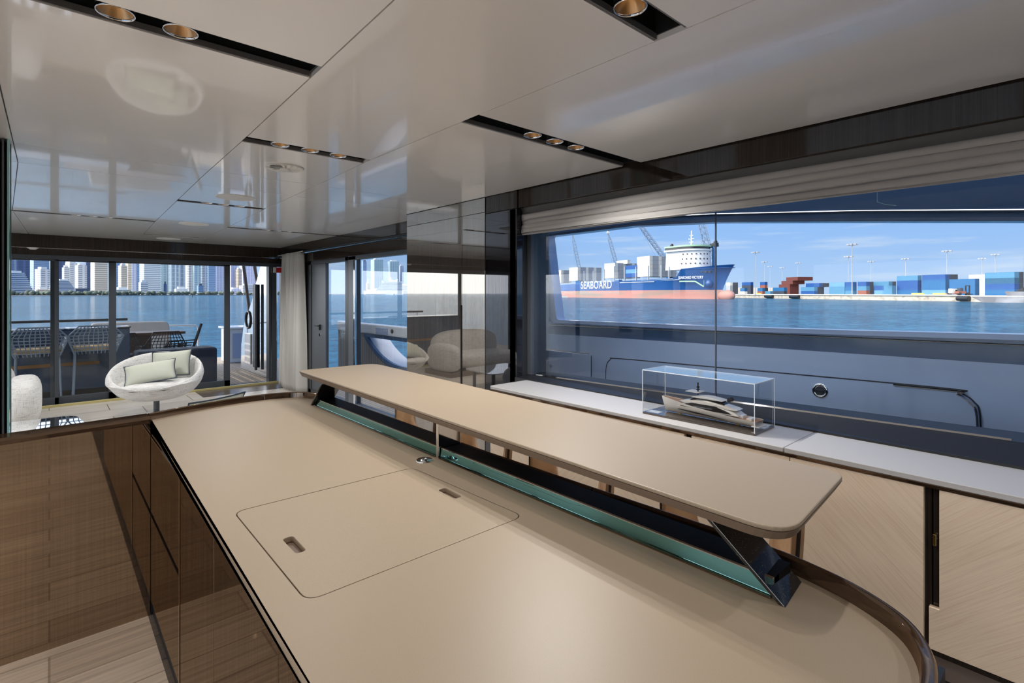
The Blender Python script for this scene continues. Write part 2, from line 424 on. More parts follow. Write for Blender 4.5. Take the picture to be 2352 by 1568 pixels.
MB().box(2.815, 2.823, -2.4, 1.41, .955, 2.15).build('pane', 'glass_side', win)
sm = MB().box(2.8125, 2.8255, 1.4095, 1.4135, .93, 2.15); sm.build('seam', 'frame_grey', win)
MB().add([(2.80, .2, .964), (2.806, .2, .972), (2.812, .2, .964), (2.80, 2.85, .909), (2.806, 2.85, .917), (2.812, 2.85, .909)], [(0, 1, 2), (5, 4, 3), (0, 3, 4, 1), (1, 4, 5, 2), (2, 5, 3, 0)]).build('sill_bead', 'chrome', win)

# aft of the tall cabinet: starboard wall at X=3
sa = MB()
sa.prism([(2.90, 4.54, 2.20), (2.98, 9.36, 2.20), (3.1, 9.36, 2.20), (3.1, 4.54, 2.20)], (0, 0, .26))
sa.prism([(2.93, 4.54, 2.035), (3.0, 9.36, 2.035), (3.1, 9.36, 2.035), (3.1, 4.54, 2.035)], (0, 0, .14))
struct(sa, 'trim_6', 'brown_gloss', bevel=.004)
struct(MB().box(2.90, 2.94, 4.6, 8.2, 2.178, 2.196), 'trim_7', 'black_matte')
fm = MB()   # big framed side window aft of the cabinet
fm.box(2.985, 3.06, 6.40, 6.62, 0, 2.035); fm.box(2.985, 3.06, 4.45, 6.62, 1.985, 2.04); fm.box(2.985, 3.06, 4.45, 6.5, .0, .10); fm.box(2.985, 3.06, 4.40, 4.62, 0, 2.0)
w2 = struct(fm, 'window_2', 'frame_grey', bevel=.004)
MB().box(2.965, 2.99, 6.38, 6.42, .1, 1.985).build('window_frame', 'chrome', w2, bevel=.003)
MB().box(3.015, 3.023, 4.6, 6.42, .1, 1.99).build('pane', 'glass_side', w2)
w3 = struct(MB().box(2.985, 3.06, 6.62, 6.72, 0, 2.035).box(2.985, 3.06, 7.95, 8.05, 0, 2.035).box(2.985, 3.06, 6.62, 8.05, 1.98, 2.035).box(2.985, 3.06, 6.62, 8.05, 0, .08), 'window_3', 'frame_dark', bevel=.004)
MB().box(3.015, 3.023, 6.7, 7.45, .05, 2.0).build('pane', 'glass_side', w3)
dd = struct(MB().box(3.0, 3.05, 7.42, 7.98, .02, 2.0), 'door_2', 'frame_grey', bevel=.006)
MB().box(2.975, 3.0, 7.60, 7.625, 1.0, 1.08).tube([(2.975, 7.61, 1.06), (2.955, 7.61, 1.06), (2.955, 7.72, 1.06)], .008).build('door_handle', 'black_matte', dd)
MB().cyl((2.985, 7.61, .93), (3.0, 7.61, .93), .022).build('lock', 'chrome', dd)
struct(MB().box(3.0, 3.1, 8.05, 9.45, 0, 2.04), 'wall_starboard_aft', 'frame_dark')

# aft wall: fascia in two steps, door frames and panes, open doorway at the right
AY = 9.42
af = MB(); af.box(PX, 3.1, 9.36, 9.50, 2.155, C + .1); 
struct(af, 'wall_aft', 'brown_gloss', bevel=.004)
struct(MB().box(PX, 3.1, 9.385, 9.50, 2.05, 2.15), 'trim_8', 'brown_gloss', bevel=.004)
struct(MB().box(PX, 2.99, 9.37, 9.39, 2.148, 2.158), 'trim_9', 'chrome')
ah = MB().box(PX, 3.1, 9.38, 9.50, 2.005, 2.06); struct(ah, 'trim_10', 'mullion', bevel=.003)
def leaf(n, x0, x1, y, w=.045, bot=.12):
    d = MB(); d.box(x0, x0 + w, y - .02, y + .02, .02, 2.01); d.box(x1 - w, x1, y - .02, y + .02, .02, 2.01)
    d.box(x0, x1, y - .02, y + .02, .02, bot); d.box(x0, x1, y - .02, y + .02, 1.985, 2.01)
    o = struct(d, 'door_%d' % n, 'mullion', bevel=.003)
    MB().box(x0 + w, x1 - w, y - .004, y + .004, bot, 1.985).build('pane', 'glass_door', o)
    return o
leaf(3, -1.6, .10, 9.44); leaf(4, .01, .70, 9.48, .05); leaf(5, .64, 2.215, 9.44, .085)
leaf(6, -3.1, -1.55, 9.48)
jm = MB(); jm.box(2.80, 2.835, 9.36, 9.50, .0, 2.01); jm.box(2.85, 2.93, 9.37, 9.50, 0, 2.01)
d7 = struct(jm, 'door_7', 'mullion', bevel=.003)
MB().box(2.835, 2.85, 9.38, 9.49, 0, 2.01).build('door_edge', 'chrome', d7)
struct(MB().box(2.93, 3.1, 9.40, 9.46, .0, 2.01), 'window_8', 'glass_door')
struct(MB().box(-1.6, 3.0, 9.33, 9.36, 0, .035), 'trim_11', pbr('brass_track', (.55, .48, .22), rough=.35, metal=.3), bevel=.004)
struct(MB().box(PX, 3.1, 9.36, 9.55, -.05, .012), 'threshold_floor', 'frame_dark')

# left partition with a stack of sliding glass doors seen edge on
struct(MB().box(-.60, -.235, 3.72, 3.95, 0, C), 'wall_partition', 'frame_dark')
gp = struct(MB().box(-.235, -.222, 3.66, 3.80, 0, C).box(-.235, -.15, 3.80, 3.83, 0, C), 'door_1', 'frame_dark')
pbr('glass_edge', (.30, .62, .62), rough=.1, spec=.8)
for k in range(4):
    x = -.217 + k * .019
    MB().box(x, x + .008, 3.68, 3.80, 0, C).build('glass_leaf', 'glass_edge' if k % 2 else 'frame_grey', gp)
# ============================================================ helpers for sheets with holes and swept edges
def sheet(mb, outer, holes, z0, z1, to3=None):
    to3 = to3 or (lambda p, z: (p[0], p[1], z))
    loops = [outer] + holes
    bm = bmesh.new(); ed = []
    for lp in loops:
        vs = [bm.verts.new((p[0], p[1], 0)) for p in lp]
        for i in range(len(vs)): ed.append(bm.edges.new((vs[i], vs[(i + 1) % len(vs)])))
    bmesh.ops.triangle_fill(bm, edges=ed, use_beauty=True)
    bm.verts.index_update(); bm.verts.ensure_lookup_table()
    pts = [(v.co.x, v.co.y) for v in bm.verts]; fs = [[v.index for v in f.verts] for f in bm.faces]; bm.free()
    n = len(pts)
    V = [to3(p, z1) for p in pts] + [to3(p, z0) for p in pts]
    Fc = fs + [[n + i for i in f[::-1]] for f in fs]
    k = 0
    for lp in loops:
        m = len(lp)
        for i in range(m): a, b = k + i, k + (i + 1) % m; Fc.append([a, b, n + b, n + a])
        k += m
    mb.add(V, Fc); return mb
def sweep(mb, path, prof, closed=False):
    """path: 2D points, prof: (offset to the left, z) closed loop"""
    n = len(path); P = [Vector(p) for p in path]; rows = []
    for i in range(n):
        a = P[i - 1] if (i or closed) else P[i]; b = P[(i + 1) % n] if (i < n - 1 or closed) else P[i]
        t = (b - a).normalized(); nn = Vector((-t.y, t.x))
        rows.append([(P[i].x + nn.x * o, P[i].y + nn.y * o, z) for o, z in prof])
    m = len(prof); vs = [v for r in rows for v in r]; fs = []
    for i in range(n if closed else n - 1):
        j = (i + 1) % n
        for k in range(m): l = (k + 1) % m; fs.append((i * m + k, i * m + l, j * m + l, j * m + k))
    if not closed: fs += [tuple(range(m)), tuple((n - 1) * m + k for k in range(m))[::-1]]
    mb.add(vs, fs); return mb
def smoothpath(pts, n=8):
    """Catmull-Rom through 2D/3D points"""
    P = [Vector(p) for p in pts]; out = []
    for i in range(len(P) - 1):
        p0 = P[max(i - 1, 0)]; p1 = P[i]; p2 = P[i + 1]; p3 = P[min(i + 2, len(P) - 1)]
        for k in range(n):
            t = k / n
            out.append(.5 * ((2 * p1) + (p2 - p0) * t + (2 * p0 - 5 * p1 + 4 * p2 - p3) * t * t + (3 * p1 - p0 - 3 * p2 + p3) * t ** 3))
    out.append(P[-1]); return [tuple(p) for p in out]

# ============================================================ BAR ISLAND
isl = thing('bar_island', 'long bar island with beige stone worktop, glossy brown rim and raised serving shelf', 'bar island', (.75, 1.6, 0))
lip_far = [(-1.15, 2.93), (-.15, 3.02), (.36, 3.07)]
lipB = smoothpath([(.362, 3.075), (.60, 3.165), (.83, 3.215), (1.02, 3.20), (1.14, 3.12), (1.19, 2.97)], 6)
lipC = [(1.192, 2.967), (1.20, 2.85), (1.205, 2.2), (1.21, 1.5), (1.225, 1.0)]
lipD = smoothpath([(1.225, .997), (1.236, .72), (1.243, .5), (1.232, .40), (1.205, .305), (1.15, .22), (1.07, .175), (.97, .158)], 6)
lipE = [(.965, .158), (.29, .15)]
top_outline = [(.376, 3.09)] + lipB + lipC + lipD + lipE
top_outline = [(x - .012 * (1 if x > 1.0 else 0), y) for x, y in top_outline]
lid_rect = rrect([(.392, 1.618), (.962, 1.606), (.984, 1.052), (.388, 1.052)], .035)
hole = rrect([(.389, 1.621), (.965, 1.609), (.987, 1.049), (.385, 1.049)], .037)
mb = MB(); sheet(mb, top_outline[::-1], [hole], .895, .92); mb.build('worktop', 'solid_surface', isl, bevel=.002)
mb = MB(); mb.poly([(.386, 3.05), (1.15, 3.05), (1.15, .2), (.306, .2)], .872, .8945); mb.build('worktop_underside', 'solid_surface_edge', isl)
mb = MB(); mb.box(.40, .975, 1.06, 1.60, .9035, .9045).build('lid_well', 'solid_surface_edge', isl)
def rimseg(path, nm='rim'):
    m = MB(); sweep(m, path, [(-.006, .872), (-.010, .945), (-.006, .952), (.004, .953), (.010, .949), (.013, .918), (.016, .918), (.014, .872)])
    return m.build(nm, 'rim_wood', isl, smooth=True, angle=50)
gloss_veneer('rim_wood', (.022, .012, .008), (.06, .034, .02), .16, (9, 9, 160), tint=(.72, .58, .46), rough=.04)
for p in (lipB, lipC, lipD, lipE): rimseg([(x, y) for x, y in p][::-1])
# carcass, doors on the galley side
doorx = .362
MB().box(.3625, 1.19, 3.002, 3.11, 0, .872).box(.375, 1.19, .17, 3.002, .06, .872).build('carcass', 'black_matte', isl)
MB().box(.372, 1.15, .2, 3.03, 0, .06).build('plinth', 'black_matte', isl)
bd = [3.0, 2.262, 1.722, 1.148, .60, .18]
for i in range(5):
    y1, y0 = bd[i] - .002, bd[i + 1] + .002
    if i == 0:
        d = MB(); d.box(doorx, .375, y0 + .012, y1, .075, .475); d.box(doorx, .375, y0, y1, .500, .852)
    elif i == 1:
        d = MB(); d.box(doorx, .375, y0, y1 - .014, .075, .852)
    else: d = MB().box(doorx, .375, y0, y1, .075, .852)
    o = d.build('door', 'island_mirror', isl, bevel=.0015)
    MB().box(doorx - .001, .372, y0, y1, .852, .858).build('door_edge', 'bronze_gloss', o)
MB().box(doorx + .002, .376, .2, 3.03, .858, .872).build('handle_rail', 'dark_chrome', isl)
MB().box(doorx - .002, .37, 2.256, 2.27, .06, .85).build('post', 'bronze_gloss', isl, bevel=.001)
# back face towards the stools
MB().box(1.19, 1.205, .45, 2.95, .06, .872).build('back_panel', 'brown_gloss', isl)
# raised shelf, its plate legs and the tilted mirror strip with the black shelf behind it
sh = [(1.088, 3.094), (1.565, 3.075), (1.482, .405), (1.030, .372)]
rs = [.03, .10, .045, .075]
MB().poly(rrect(sh, rs, 8), 1.0805, 1.09).build('raised_shelf', 'solid_surface', isl, bevel=.003)
c = Vector((1.29, 1.74))
def inset(p, d): return [(c.x + (q[0] - c.x) * (1 - d / .24), c.y + (q[1] - c.y) * (1 - d / 1.36)) for q in p]
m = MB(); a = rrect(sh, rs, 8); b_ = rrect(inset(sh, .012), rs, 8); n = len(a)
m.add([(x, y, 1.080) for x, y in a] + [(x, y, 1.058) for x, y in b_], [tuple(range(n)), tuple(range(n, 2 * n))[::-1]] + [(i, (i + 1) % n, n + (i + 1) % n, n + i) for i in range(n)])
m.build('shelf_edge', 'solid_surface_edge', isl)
def plate(y0, y1, th=.014):
    m = MB(); m.add([(1.082, y0, .92), (1.205, y0 + .012, .92), (1.205, y1 + .012, 1.058), (1.078, y1, 1.058), (1.082, y0 + th, .92), (1.205, y0 + th + .012, .92), (1.205, y1 + th + .012, 1.058), (1.078, y1 + th, 1.058)],
                    [(0, 1, 2, 3), (7, 6, 5, 4), (0, 4, 5, 1), (1, 5, 6, 2), (2, 6, 7, 3), (3, 7, 4, 0)])
    return m.build('shelf_leg', 'plate_gloss', isl, bevel=.0015)
pbr('plate_gloss', (.012, .012, .012), rough=.12, var=(260, (.10, .10, .10), .62, .75, 2), coat=.6, coat_rough=.05)
plate(.398, .566); plate(2.875, 2.715)
MB().box(1.09, 1.195, 1.632, 1.648, .92, 1.06).build('shelf_leg', 'chrome', isl, bevel=.002)
m = MB(); m.prism([(1.1335, .43, .921), (1.0965, .43, .921), (1.1015, .43, .956), (1.1335, .43, .956)], (0, 1.198, 0)); m.build('mirror_strip', 'teal_reflection_mirror', isl)
m = MB(); m.prism([(1.1335, 1.652, .921), (1.0965, 1.652, .921), (1.1015, 1.652, .956), (1.1335, 1.652, .956)], (0, 1.20, 0)); m.build('mirror_strip', 'teal_reflection_mirror', isl)
for ya, yb in ((.43, 1.628), (1.652, 2.85)):
    MB().box(1.088, 1.0955, ya, yb, .92, .9245).build('strip_edge', 'bronze_gloss', isl, bevel=.001)
    MB().box(1.1005, 1.108, ya, yb, .956, .9585).build('strip_edge', 'chrome', isl)
    MB().box(1.109, 1.196, ya, yb, .921, .957).build('glass_ledge', 'ledge_black', isl)
# power socket pop-up
so_ = MB(); so_.lathe([(0, .9245), (.008, .9245), (.009, .9275), (.013, .9275), (.0145, .923), (.024, .923), (.029, .9245), (.031, .922), (.031, .9202), (0, .9202)], (1.037, 1.645, 0), 32)
sk = so_.build('socket', 'chrome', isl, smooth=True)
# lid
lid = thing('worktop_lid', 'beige stone lid with two finger slots set flush into the bar worktop', 'lid', (.68, 1.33, .905))
def slot(u): return rrect([onZ(*p, .92)[:2] for p in u], .010, 4)
h1 = slot([(648, 1238), (672, 1229), (704, 1263), (680, 1271)]); h2 = slot([(1006, 1125), (1022, 1119), (1061, 1139), (1045, 1145)])
mb = MB(); sheet(mb, lid_rect[::-1], [h1, h2], .9055, .9198); mb.build('lid_panel', 'solid_surface', lid, bevel=.001)
for h in (h1, h2):
    mb = MB(); cx_ = sum(p[0] for p in h) / len(h); cy_ = sum(p[1] for p in h) / len(h)
    g = [(cx_ + (p[0] - cx_) * 1.06, cy_ + (p[1] - cy_) * 1.06) for p in h]
    sheet(mb, g, [h], .9046, .9050); mb.build('finger_slot', 'bronze_gloss', lid)

# low glossy cabinet closing the galley, capped by the same rim
lowc = thing('low_cabinet', 'low mirror-gloss brown cabinet closing the galley beside the bar island', 'cabinet', (-.4, 3.1, 0))
MB().prism([(-1.2, 3.0, .0), (.3605, 3.0, .0), (.3605, 3.11, 0), (-1.2, 3.06, 0)], (0, 0, .918)).build('front_panel', 'brown_mirror', lowc)
m = MB(); sweep(m, [(-1.2, 3.00), (-.15, 3.035), (.361, 3.082)], [(-.062, .918), (-.064, .934), (-.054, .946), (.030, .947), (.036, .938), (.036, .918)])
m.build('rim', 'rim_wood', lowc)
MB().box(-1.1, -1.095, 2.9, 2.92, .1, .9).build('door_seam', 'black_matte', lowc)

# ============================================================ SIDEBOARD under the big window
pbr('worktop_leather', (.50, .49, .49), rough=.42, bump=(300, .05))
wt = thing('sideboard_worktop', 'long pale leather-covered worktop running under the big side window', 'worktop', (2.45, .5, .88))
MB().poly(rrect([(2.292, 2.80), (2.655, 2.80), (2.655, .853), (2.292, .853)], [.03, .02, 0, 0]), .8745, .8950).build('top', 'worktop_leather', wt, bevel=.003)
MB().box(2.292, 2.655, -2.3, .850, .8745, .8950).build('top', 'worktop_leather', wt, bevel=.002)
MB().box(2.290, 2.65, -2.3, 2.795, .862, .8742).build('edge_strip', 'rim_wood', wt, bevel=.001)
# oak chevron veneer
def chevron(name, sgn):
    m, nt = newmat(name); L = nt.links.new
    tc = N(nt, 'ShaderNodeTexCoord'); mp = N(nt, 'ShaderNodeMapping'); mp.inputs['Rotation'].default_value = (math.radians(43) * sgn, 0, 0)
    mp.inputs['Scale'].default_value = (1, 1, 1); L(tc.outputs['Object'], mp.inputs[0])
    m2 = N(nt, 'ShaderNodeMapping'); m2.inputs['Scale'].default_value = (1, 2.2, 110); L(mp.outputs[0], m2.inputs[0])
    nz = N(nt, 'ShaderNodeTexNoise', i_Scale=2.2, i_Detail=7.0, i_Roughness=.62); L(m2.outputs[0], nz.inputs['Vector'])
    r = ramp(nt, [(.25, (.70, .53, .38)), (.5, (.82, .66, .50)), (.75, (.88, .74, .58))]); L(nz.outputs['Fac'], r.inputs[0])
    b = N(nt, 'ShaderNodeBsdfPrincipled', i_Roughness=.5); L(r.outputs[0], b.inputs['Base Color'])
    o = N(nt, 'ShaderNodeOutputMaterial'); L(b.outputs[0], o.inputs[0])
chevron('oak_a', 1); chevron('oak_b', -1)
units = [((2.285, 2.785), 1, 'pale oak sideboard cabinet standing beside the tall mirror-gloss cabinet'),
         ((1.305, 2.245), 2, ''),
         ((.385, 1.270), 2, 'pale oak sideboard cabinet directly below the model yacht'),
         ((-1.0, .345), 2, 'pale oak sideboard cabinet cut by the edge of the photo')]
labs = ['pale oak sideboard cabinet standing next to the tall mirror-gloss cabinet',
        'pale oak sideboard cabinet next after the one beside the tall cabinet',
        'pale oak sideboard cabinet under the model yacht case, chevron grain sloping down',
        'pale oak sideboard cabinet behind the rounded end of the bar island']
for (u, nd, _), lab in zip(units, labs):
    t = thing('sideboard_cabinet', lab, 'cabinet', (2.45, (u[0] + u[1]) / 2, .25), group='oak sideboard cabinets under the side window')
    MB().box(2.315, 2.655, u[0] - .018, u[1] + .018, .27, .862).build('carcass', 'brown_gloss', t)
    w = (u[1] - u[0]) / nd
    for k in range(nd):
        y0, y1 = u[0] + w * k + .0015, u[0] + w * (k + 1) - .0015
        d = MB(); 
        if u[0] == -1.0 and k == 1: d.prism([(2.292, y0, .30), (2.292, .372, .30), (2.292, .372, .446), (2.292, y1, .446), (2.292, y1, .86), (2.292, y0, .86)], (.022, 0, 0))
        else: d.box(2.292, 2.314, y0, y1, .30, .86)
        d.build('door', 'oak_b' if k == 0 and u[0] != -1.0 else 'oak_a', t, bevel=.001)
    if u[0] in (-1.0, 1.305):
        yy = .365 if u[0] < 0 else 1.288
        MB().box(2.300, 2.314, yy - .012, yy - .002, .66, .70).build('latch', 'brass', t, bevel=.002)
pbr('brass', (.75, .55, .22), rough=.25, metal=1)
pbr('plinth_wood', (.20, .155, .13), rough=.4)
sbp = tag(MB().box(2.33, 2.655, -2.3, 2.78, .19, .265).build('plinth_shelf', 'plinth_wood'), 'dark wood plinth board running below the oak cabinets', 'plinth')
tag(MB().box(2.45, 2.655, -2.3, 2.77, 0, .188).build('toe_kick', 'black_matte'), 'black toe kick under the oak sideboard', 'toe kick')

# ============================================================ TALL CABINET
tcab = thing('tall_cabinet', 'tall grey-brown mirror-gloss cabinet with two doors between the windows', 'cabinet', (2.83, 3.92, 0))
MB().box(2.68, 2.98, 3.30, 4.54, 0, C - .01).box(2.659, 2.98, 3.30, 4.545, C - .003, C + .125).build('carcass', 'black_matte', tcab)
MB().box(2.66, 2.679, 3.302, 4.54, 2.2085, C - .004).build('top_panel', 'grey_mirror', tcab, bevel=.001)
MB().box(2.66, 2.679, 3.640, 4.54, .06, 1.44).box(2.66, 2.679, 3.614, 4.54, 1.44, 2.205).build('door', 'grey_mirror', tcab)
MB().box(2.66, 2.679, 3.302, 3.610, .06, 2.205).build('door', 'grey_mirror', tcab, bevel=.001)
MB().box(2.672, 2.68, 3.610, 3.640, .06, 1.44).build('finger_groove', 'black_matte', tcab)
MB().box(2.69, 3.0, 3.31, 4.53, 0, .06).build('plinth', 'black_matte', tcab)

# ============================================================ ROMAN BLIND
pbr('blind_sheer', (.13, .13, .13), rough=.75, bump=(600, .2)); pbr('blind_fabric', (.52, .50, .48), rough=.85, sheen=.3, bump=(500, .3))
bl = thing('roman_blind', 'grey-brown fabric roman blind gathered in folds above the side window', 'blind', (2.74, 1, 2.19))
def blind_f(t, y):     # t 0..1 down the stacked folds
    q = t * 4.3; k = q - int(q)
    x = 2.728 - .036 * (1 - (1 - k) ** 2.2) ** .5 * (1 - .35 * k) + .008 * math.sin(y * 2.1 + int(q) * 1.9)
    z = 2.150 - .158 * t + .006 * math.sin(y * 1.3 + int(q) * 1.1)
    e = max(0, min(1, (2.925 - y) / .10)); z += (1 - e) ** 2 * .012 * math.sin(t * 20); x += (1 - e) ** 2 * .015
    return x, y, z
m = MB(); m.grid(lambda u, v: blind_f(v * .9999, -2.3 + 5.225 * u), 110, 75); m.build('folds', 'blind_fabric', bl, smooth='all', solid=.002)
m = MB(); m.grid(lambda u, v: (2.705 + .010 * math.sin(v * pi) + .012 * v, -2.3 + 5.225 * u, 2.197 - .055 * v), 60, 8); m.build('sheer_top', 'blind_sheer', bl, smooth='all', solid=.002)
MB().box(2.70, 2.75, -2.3, 2.92, 2.196, 2.212).build('headrail', 'black_matte', bl)
MB().tube([(2.722, -2.3, 1.995), (2.722, 2.92, 1.995)], .006).build('bottom_bar', 'blind_fabric', bl)
crd = tag(MB().tube([(2.76, .63, 2.0), (2.76, .63, 1.95), (2.76, .60, 1.935), (2.76, .56, 1.925)], .0012, 5).build('blind_cord', 'glass_edge'), 'thin loose cord hanging below the roman blind', 'cord')

# ============================================================ MODEL YACHT IN ITS CASE
case = thing('display_case', 'clear acrylic display case on the sideboard worktop around a model yacht', 'display case', (2.49, 1.31, .895))
x0, x1, y0, y1, z0, z1 = 2.378, 2.600, 1.008, 1.600, .8955, 1.128
MB().box(x0, x1, y0, y1, z0, z0 + .010).build('base', 'case_base', case, bevel=.001)
pbr('case_base', (.06, .04, .03), rough=.15, coat=1)
t_ = .004
for b4 in ((x0, x0 + t_, y0, y1, z0 + .01, z1), (x1 - t_, x1, y0, y1, z0 + .01, z1), (x0 + t_, x1 - t_, y0, y0 + t_, z0 + .01, z1), (x0 + t_, x1 - t_, y1 - t_, y1, z0 + .01, z1)):
    MB().box(*b4).build('side_panel', 'acrylic', case)
MB().box(x0, x1, y0, y1, z1, z1 + t_).build('top_panel', 'acrylic_top', case)
m, nt_ = newmat('acrylic_top'); tr = N(nt_, 'ShaderNodeBsdfTransparent'); dg = N(nt_, 'ShaderNodeBsdfGlossy', i_Roughness=.06, i_Color=(1, .96, .88, 1)); ms = N(nt_, 'ShaderNodeMixShader', i_0=.55)
nt_.links.new(tr.outputs[0], ms.inputs[1]); nt_.links.new(dg.outputs[0], ms.inputs[2]); oo = N(nt_, 'ShaderNodeOutputMaterial'); nt_.links.new(ms.outputs[0], oo.inputs[0])
pbr('acrylic_edge', (.80, .86, .92), rough=.2)
ed = MB()
for xa in (x0, x1):
    for ya in (y0, y1): ed.box(xa - .0015, xa + .0015, ya - .0015, ya + .0015, z0 + .01, z1 + t_)
for ya in (y0, y1): ed.box(x0, x1, ya - .0012, ya + .0012, z1, z1 + t_)
for xa in (x0, x1): ed.box(xa - .0012, xa + .0012, y0, y1, z1, z1 + t_)
ed.build('polished_edge', 'acrylic_edge', case)
MB().box(2.40, 2.45, 1.52, 1.59, .9057, .9065).build('plaque', 'acrylic_edge', case)
MB().box(2.55, 2.59, 1.02, 1.05, .9057, .9065).build('plaque', 'acrylic_edge', case)
pbr('yacht_silver', (.80, .76, .70), rough=.25, metal=0, coat=.6)
pbr('yacht_glass', (.02, .018, .02), rough=.05)
pbr('yacht_white', (.78, .78, .78), rough=.3)
pbr('yacht_teak', (.50, .27, .13), rough=.5)
yt = thing('model_yacht', 'silver scale model of a motor yacht with black mast inside the case', 'model yacht', (2.49, 1.30, .905))
# local axis: s = 0 stern (y=1.03) .. 1 bow (y=1.545); width w(s)
YS, YL, XC = 1.032, .515, 2.488
def yp(s, w, z): return (XC + w, YS + YL * s, .907 + z)
def hw(s):  return .050 * (min(1, (1.02 - s) / .40)) ** .62 * (1 - .08 * (1 - s))
def sheer(s): return .034 + .046 * max(0, s) ** 1.3
def yh(u, v):
    s = u; k = v * 2 - 1; a = abs(k); sg = 1 if k >= 0 else -1
    w = hw(s + .0) * (1 - (1 - min(1, a * 1.0)) ** 2.2) if a < .98 else hw(s)
    zz = sheer(s) * a ** 1.6
    ss = s + .06 * (a - 1) * (s > .8) * (s - .8) / .2
    return yp(min(ss, 1.0), sg * max(w, .0006) * (.80 + .20 * a), zz + .001)
m = MB(); m.grid(yh, 40, 25); m.build('hull', 'yacht_silver', yt, smooth='all')
m = MB(); m.grid(lambda u, v: yp(u, (v * 2 - 1) * hw(u) * .985, sheer(u) - .002), 30, 5); m.build('deck', 'yacht_teak', yt)
for sg in (-1, 1):
    m = MB(); m.grid(lambda u, v: yp(.25 + .55 * u, sg * (hw(.25 + .55 * u) * (.80 + .2 * .62) + .0006), sheer(.25 + .55 * u) * (.42 + .14 * v * math.sin(pi * u) ** .5)), 24, 3, )
    m.build('hull_window', 'yacht_glass', yt)
def house(nm, s0, s1, zb, zt, wf, mat, fr=.25, bk=.3):
    def f(u, v):
        s = s0 + (s1 - s0) * u; h = min(1, (u / bk)) ** .6 * min(1, ((1 - u) / fr)) ** .6
        a = v * pi; w = hw(min(s, .95)) * wf
        return yp(s, -w * math.copysign(abs(math.cos(a)) ** .6, math.cos(a)), zb + sheer(s) * .0 + (zt - zb) * h * math.sin(a) ** .55)
    m = MB(); m.grid(f, 26, 15); return m.build(nm, mat, yt, smooth='all')
house('lower_house', .16, .80, .045, .088, .93, 'yacht_silver')
house('saloon_glass', .22, .76, .050, .0845, .97, 'yacht_glass')
house('roof', .18, .78, .070, .100, .86, 'yacht_silver', .5, .5)
house('upper_house', .30, .66, .085, .112, .66, 'yacht_glass')
house('hardtop', .32, .64, .103, .116, .74, 'yacht_white', .4, .4)
MB().box(XC - .036, XC + .036, yp(.56, 0, 0)[1], yp(.70, 0, 0)[1], 1.034, 1.037).build('bimini', 'yacht_white', yt, bevel=.001)
m = MB(); m.cyl(yp(.60, 0, .112), yp(.60, 0, .175), .0035, 8); m.box(XC - .012, XC + .012, yp(.59, 0, 0)[1], yp(.61, 0, 0)[1], 1.045, 1.049); m.box(XC - .008, XC + .008, yp(.59, 0, 0)[1], yp(.61, 0, 0)[1], 1.058, 1.061)
m.lathe([(0, .006), (.006, .004), (.006, -.004), (0, -.006)], yp(.61, .012, .150), 10); m.build('mast', 'black_mirror', yt)
for w in (-.014, .014):
    m = MB(); m.lathe([(0, .011), (.007, .009), (.0105, 0), (.007, -.009), (0, -.011)], yp(.27, w, .112), 14); m.build('radome', 'black_mirror', yt, smooth='all')
m = MB(); m.box(XC - .022, XC + .022, yp(.13, 0, 0)[1], yp(.22, 0, 0)[1], .94, .957); m.box(XC - .026, XC + .026, yp(.05, 0, 0)[1], yp(.10, 0, 0)[1], .93, .950); m.build('aft_lounge', 'yacht_white', yt, bevel=.003)
m = MB(); m.box(XC - .045, XC + .045, yp(-.035, 0, 0)[1], yp(.04, 0, 0)[1], .915, .922); m.build('swim_platform', 'yacht_silver', yt, bevel=.003)
m = MB()
for sg in (-1, 1): m.tube([yp(s, sg * hw(s) * .97, sheer(s) + .006) for s in (.70, .78, .86, .92, .97)], .0006, 5)
m.build('bow_rail', 'chrome', yt)
for s in (.2, .8): MB().box(XC - .006, XC + .006, yp(s, 0, 0)[1] - .008, yp(s, 0, 0)[1] + .008, .9055, .915).build('stand', 'brass', yt)

# ============================================================ BAR STOOLS
pbr('leather', (.44, .26, .15), rough=.34, var=(9, (.58, .38, .22), .35, .65, 3), bump=(22, .25, .01), coat=.15)
pbr('leather_dark', (.03, .022, .02), rough=.5)
st = thing('bar_stool', '', 'bar stool', (0, 0, 0), local=True, group='leather bar stools behind the bar island')
# local frame: seat centre at origin, back towards +x, z up
def shellpt(a, z, r=0):      # a from -1..1 across the back
    th = a * math.radians(50)
    R = .285 + .02 * (z - .6) / .35 + r
    return (-.085 + R * math.cos(th) - .10 * max(0, (.70 - z) / .12) ** 2, R * math.sin(th), z)
outer = rrect([(-1, .60), (1, .60), (1, .90), (.96, .965), (-.96, .965), (-1, .90)], [.03, .03, .06, .05, .05, .06], 4)
holeS = rrect([(-.50, .735), (.50, .735), (.50, .885), (-.50, .885)], [.06, .06, .04, .04], 5)
def subdiv(lp, d=.12):
    out = []
    for i in range(len(lp)):
        a, b = Vector(lp[i]), Vector(lp[(i + 1) % len(lp)]); k = max(1, int((b - a).length / d))
        out += [tuple(a + (b - a) * j / k) for j in range(k)]
    return out
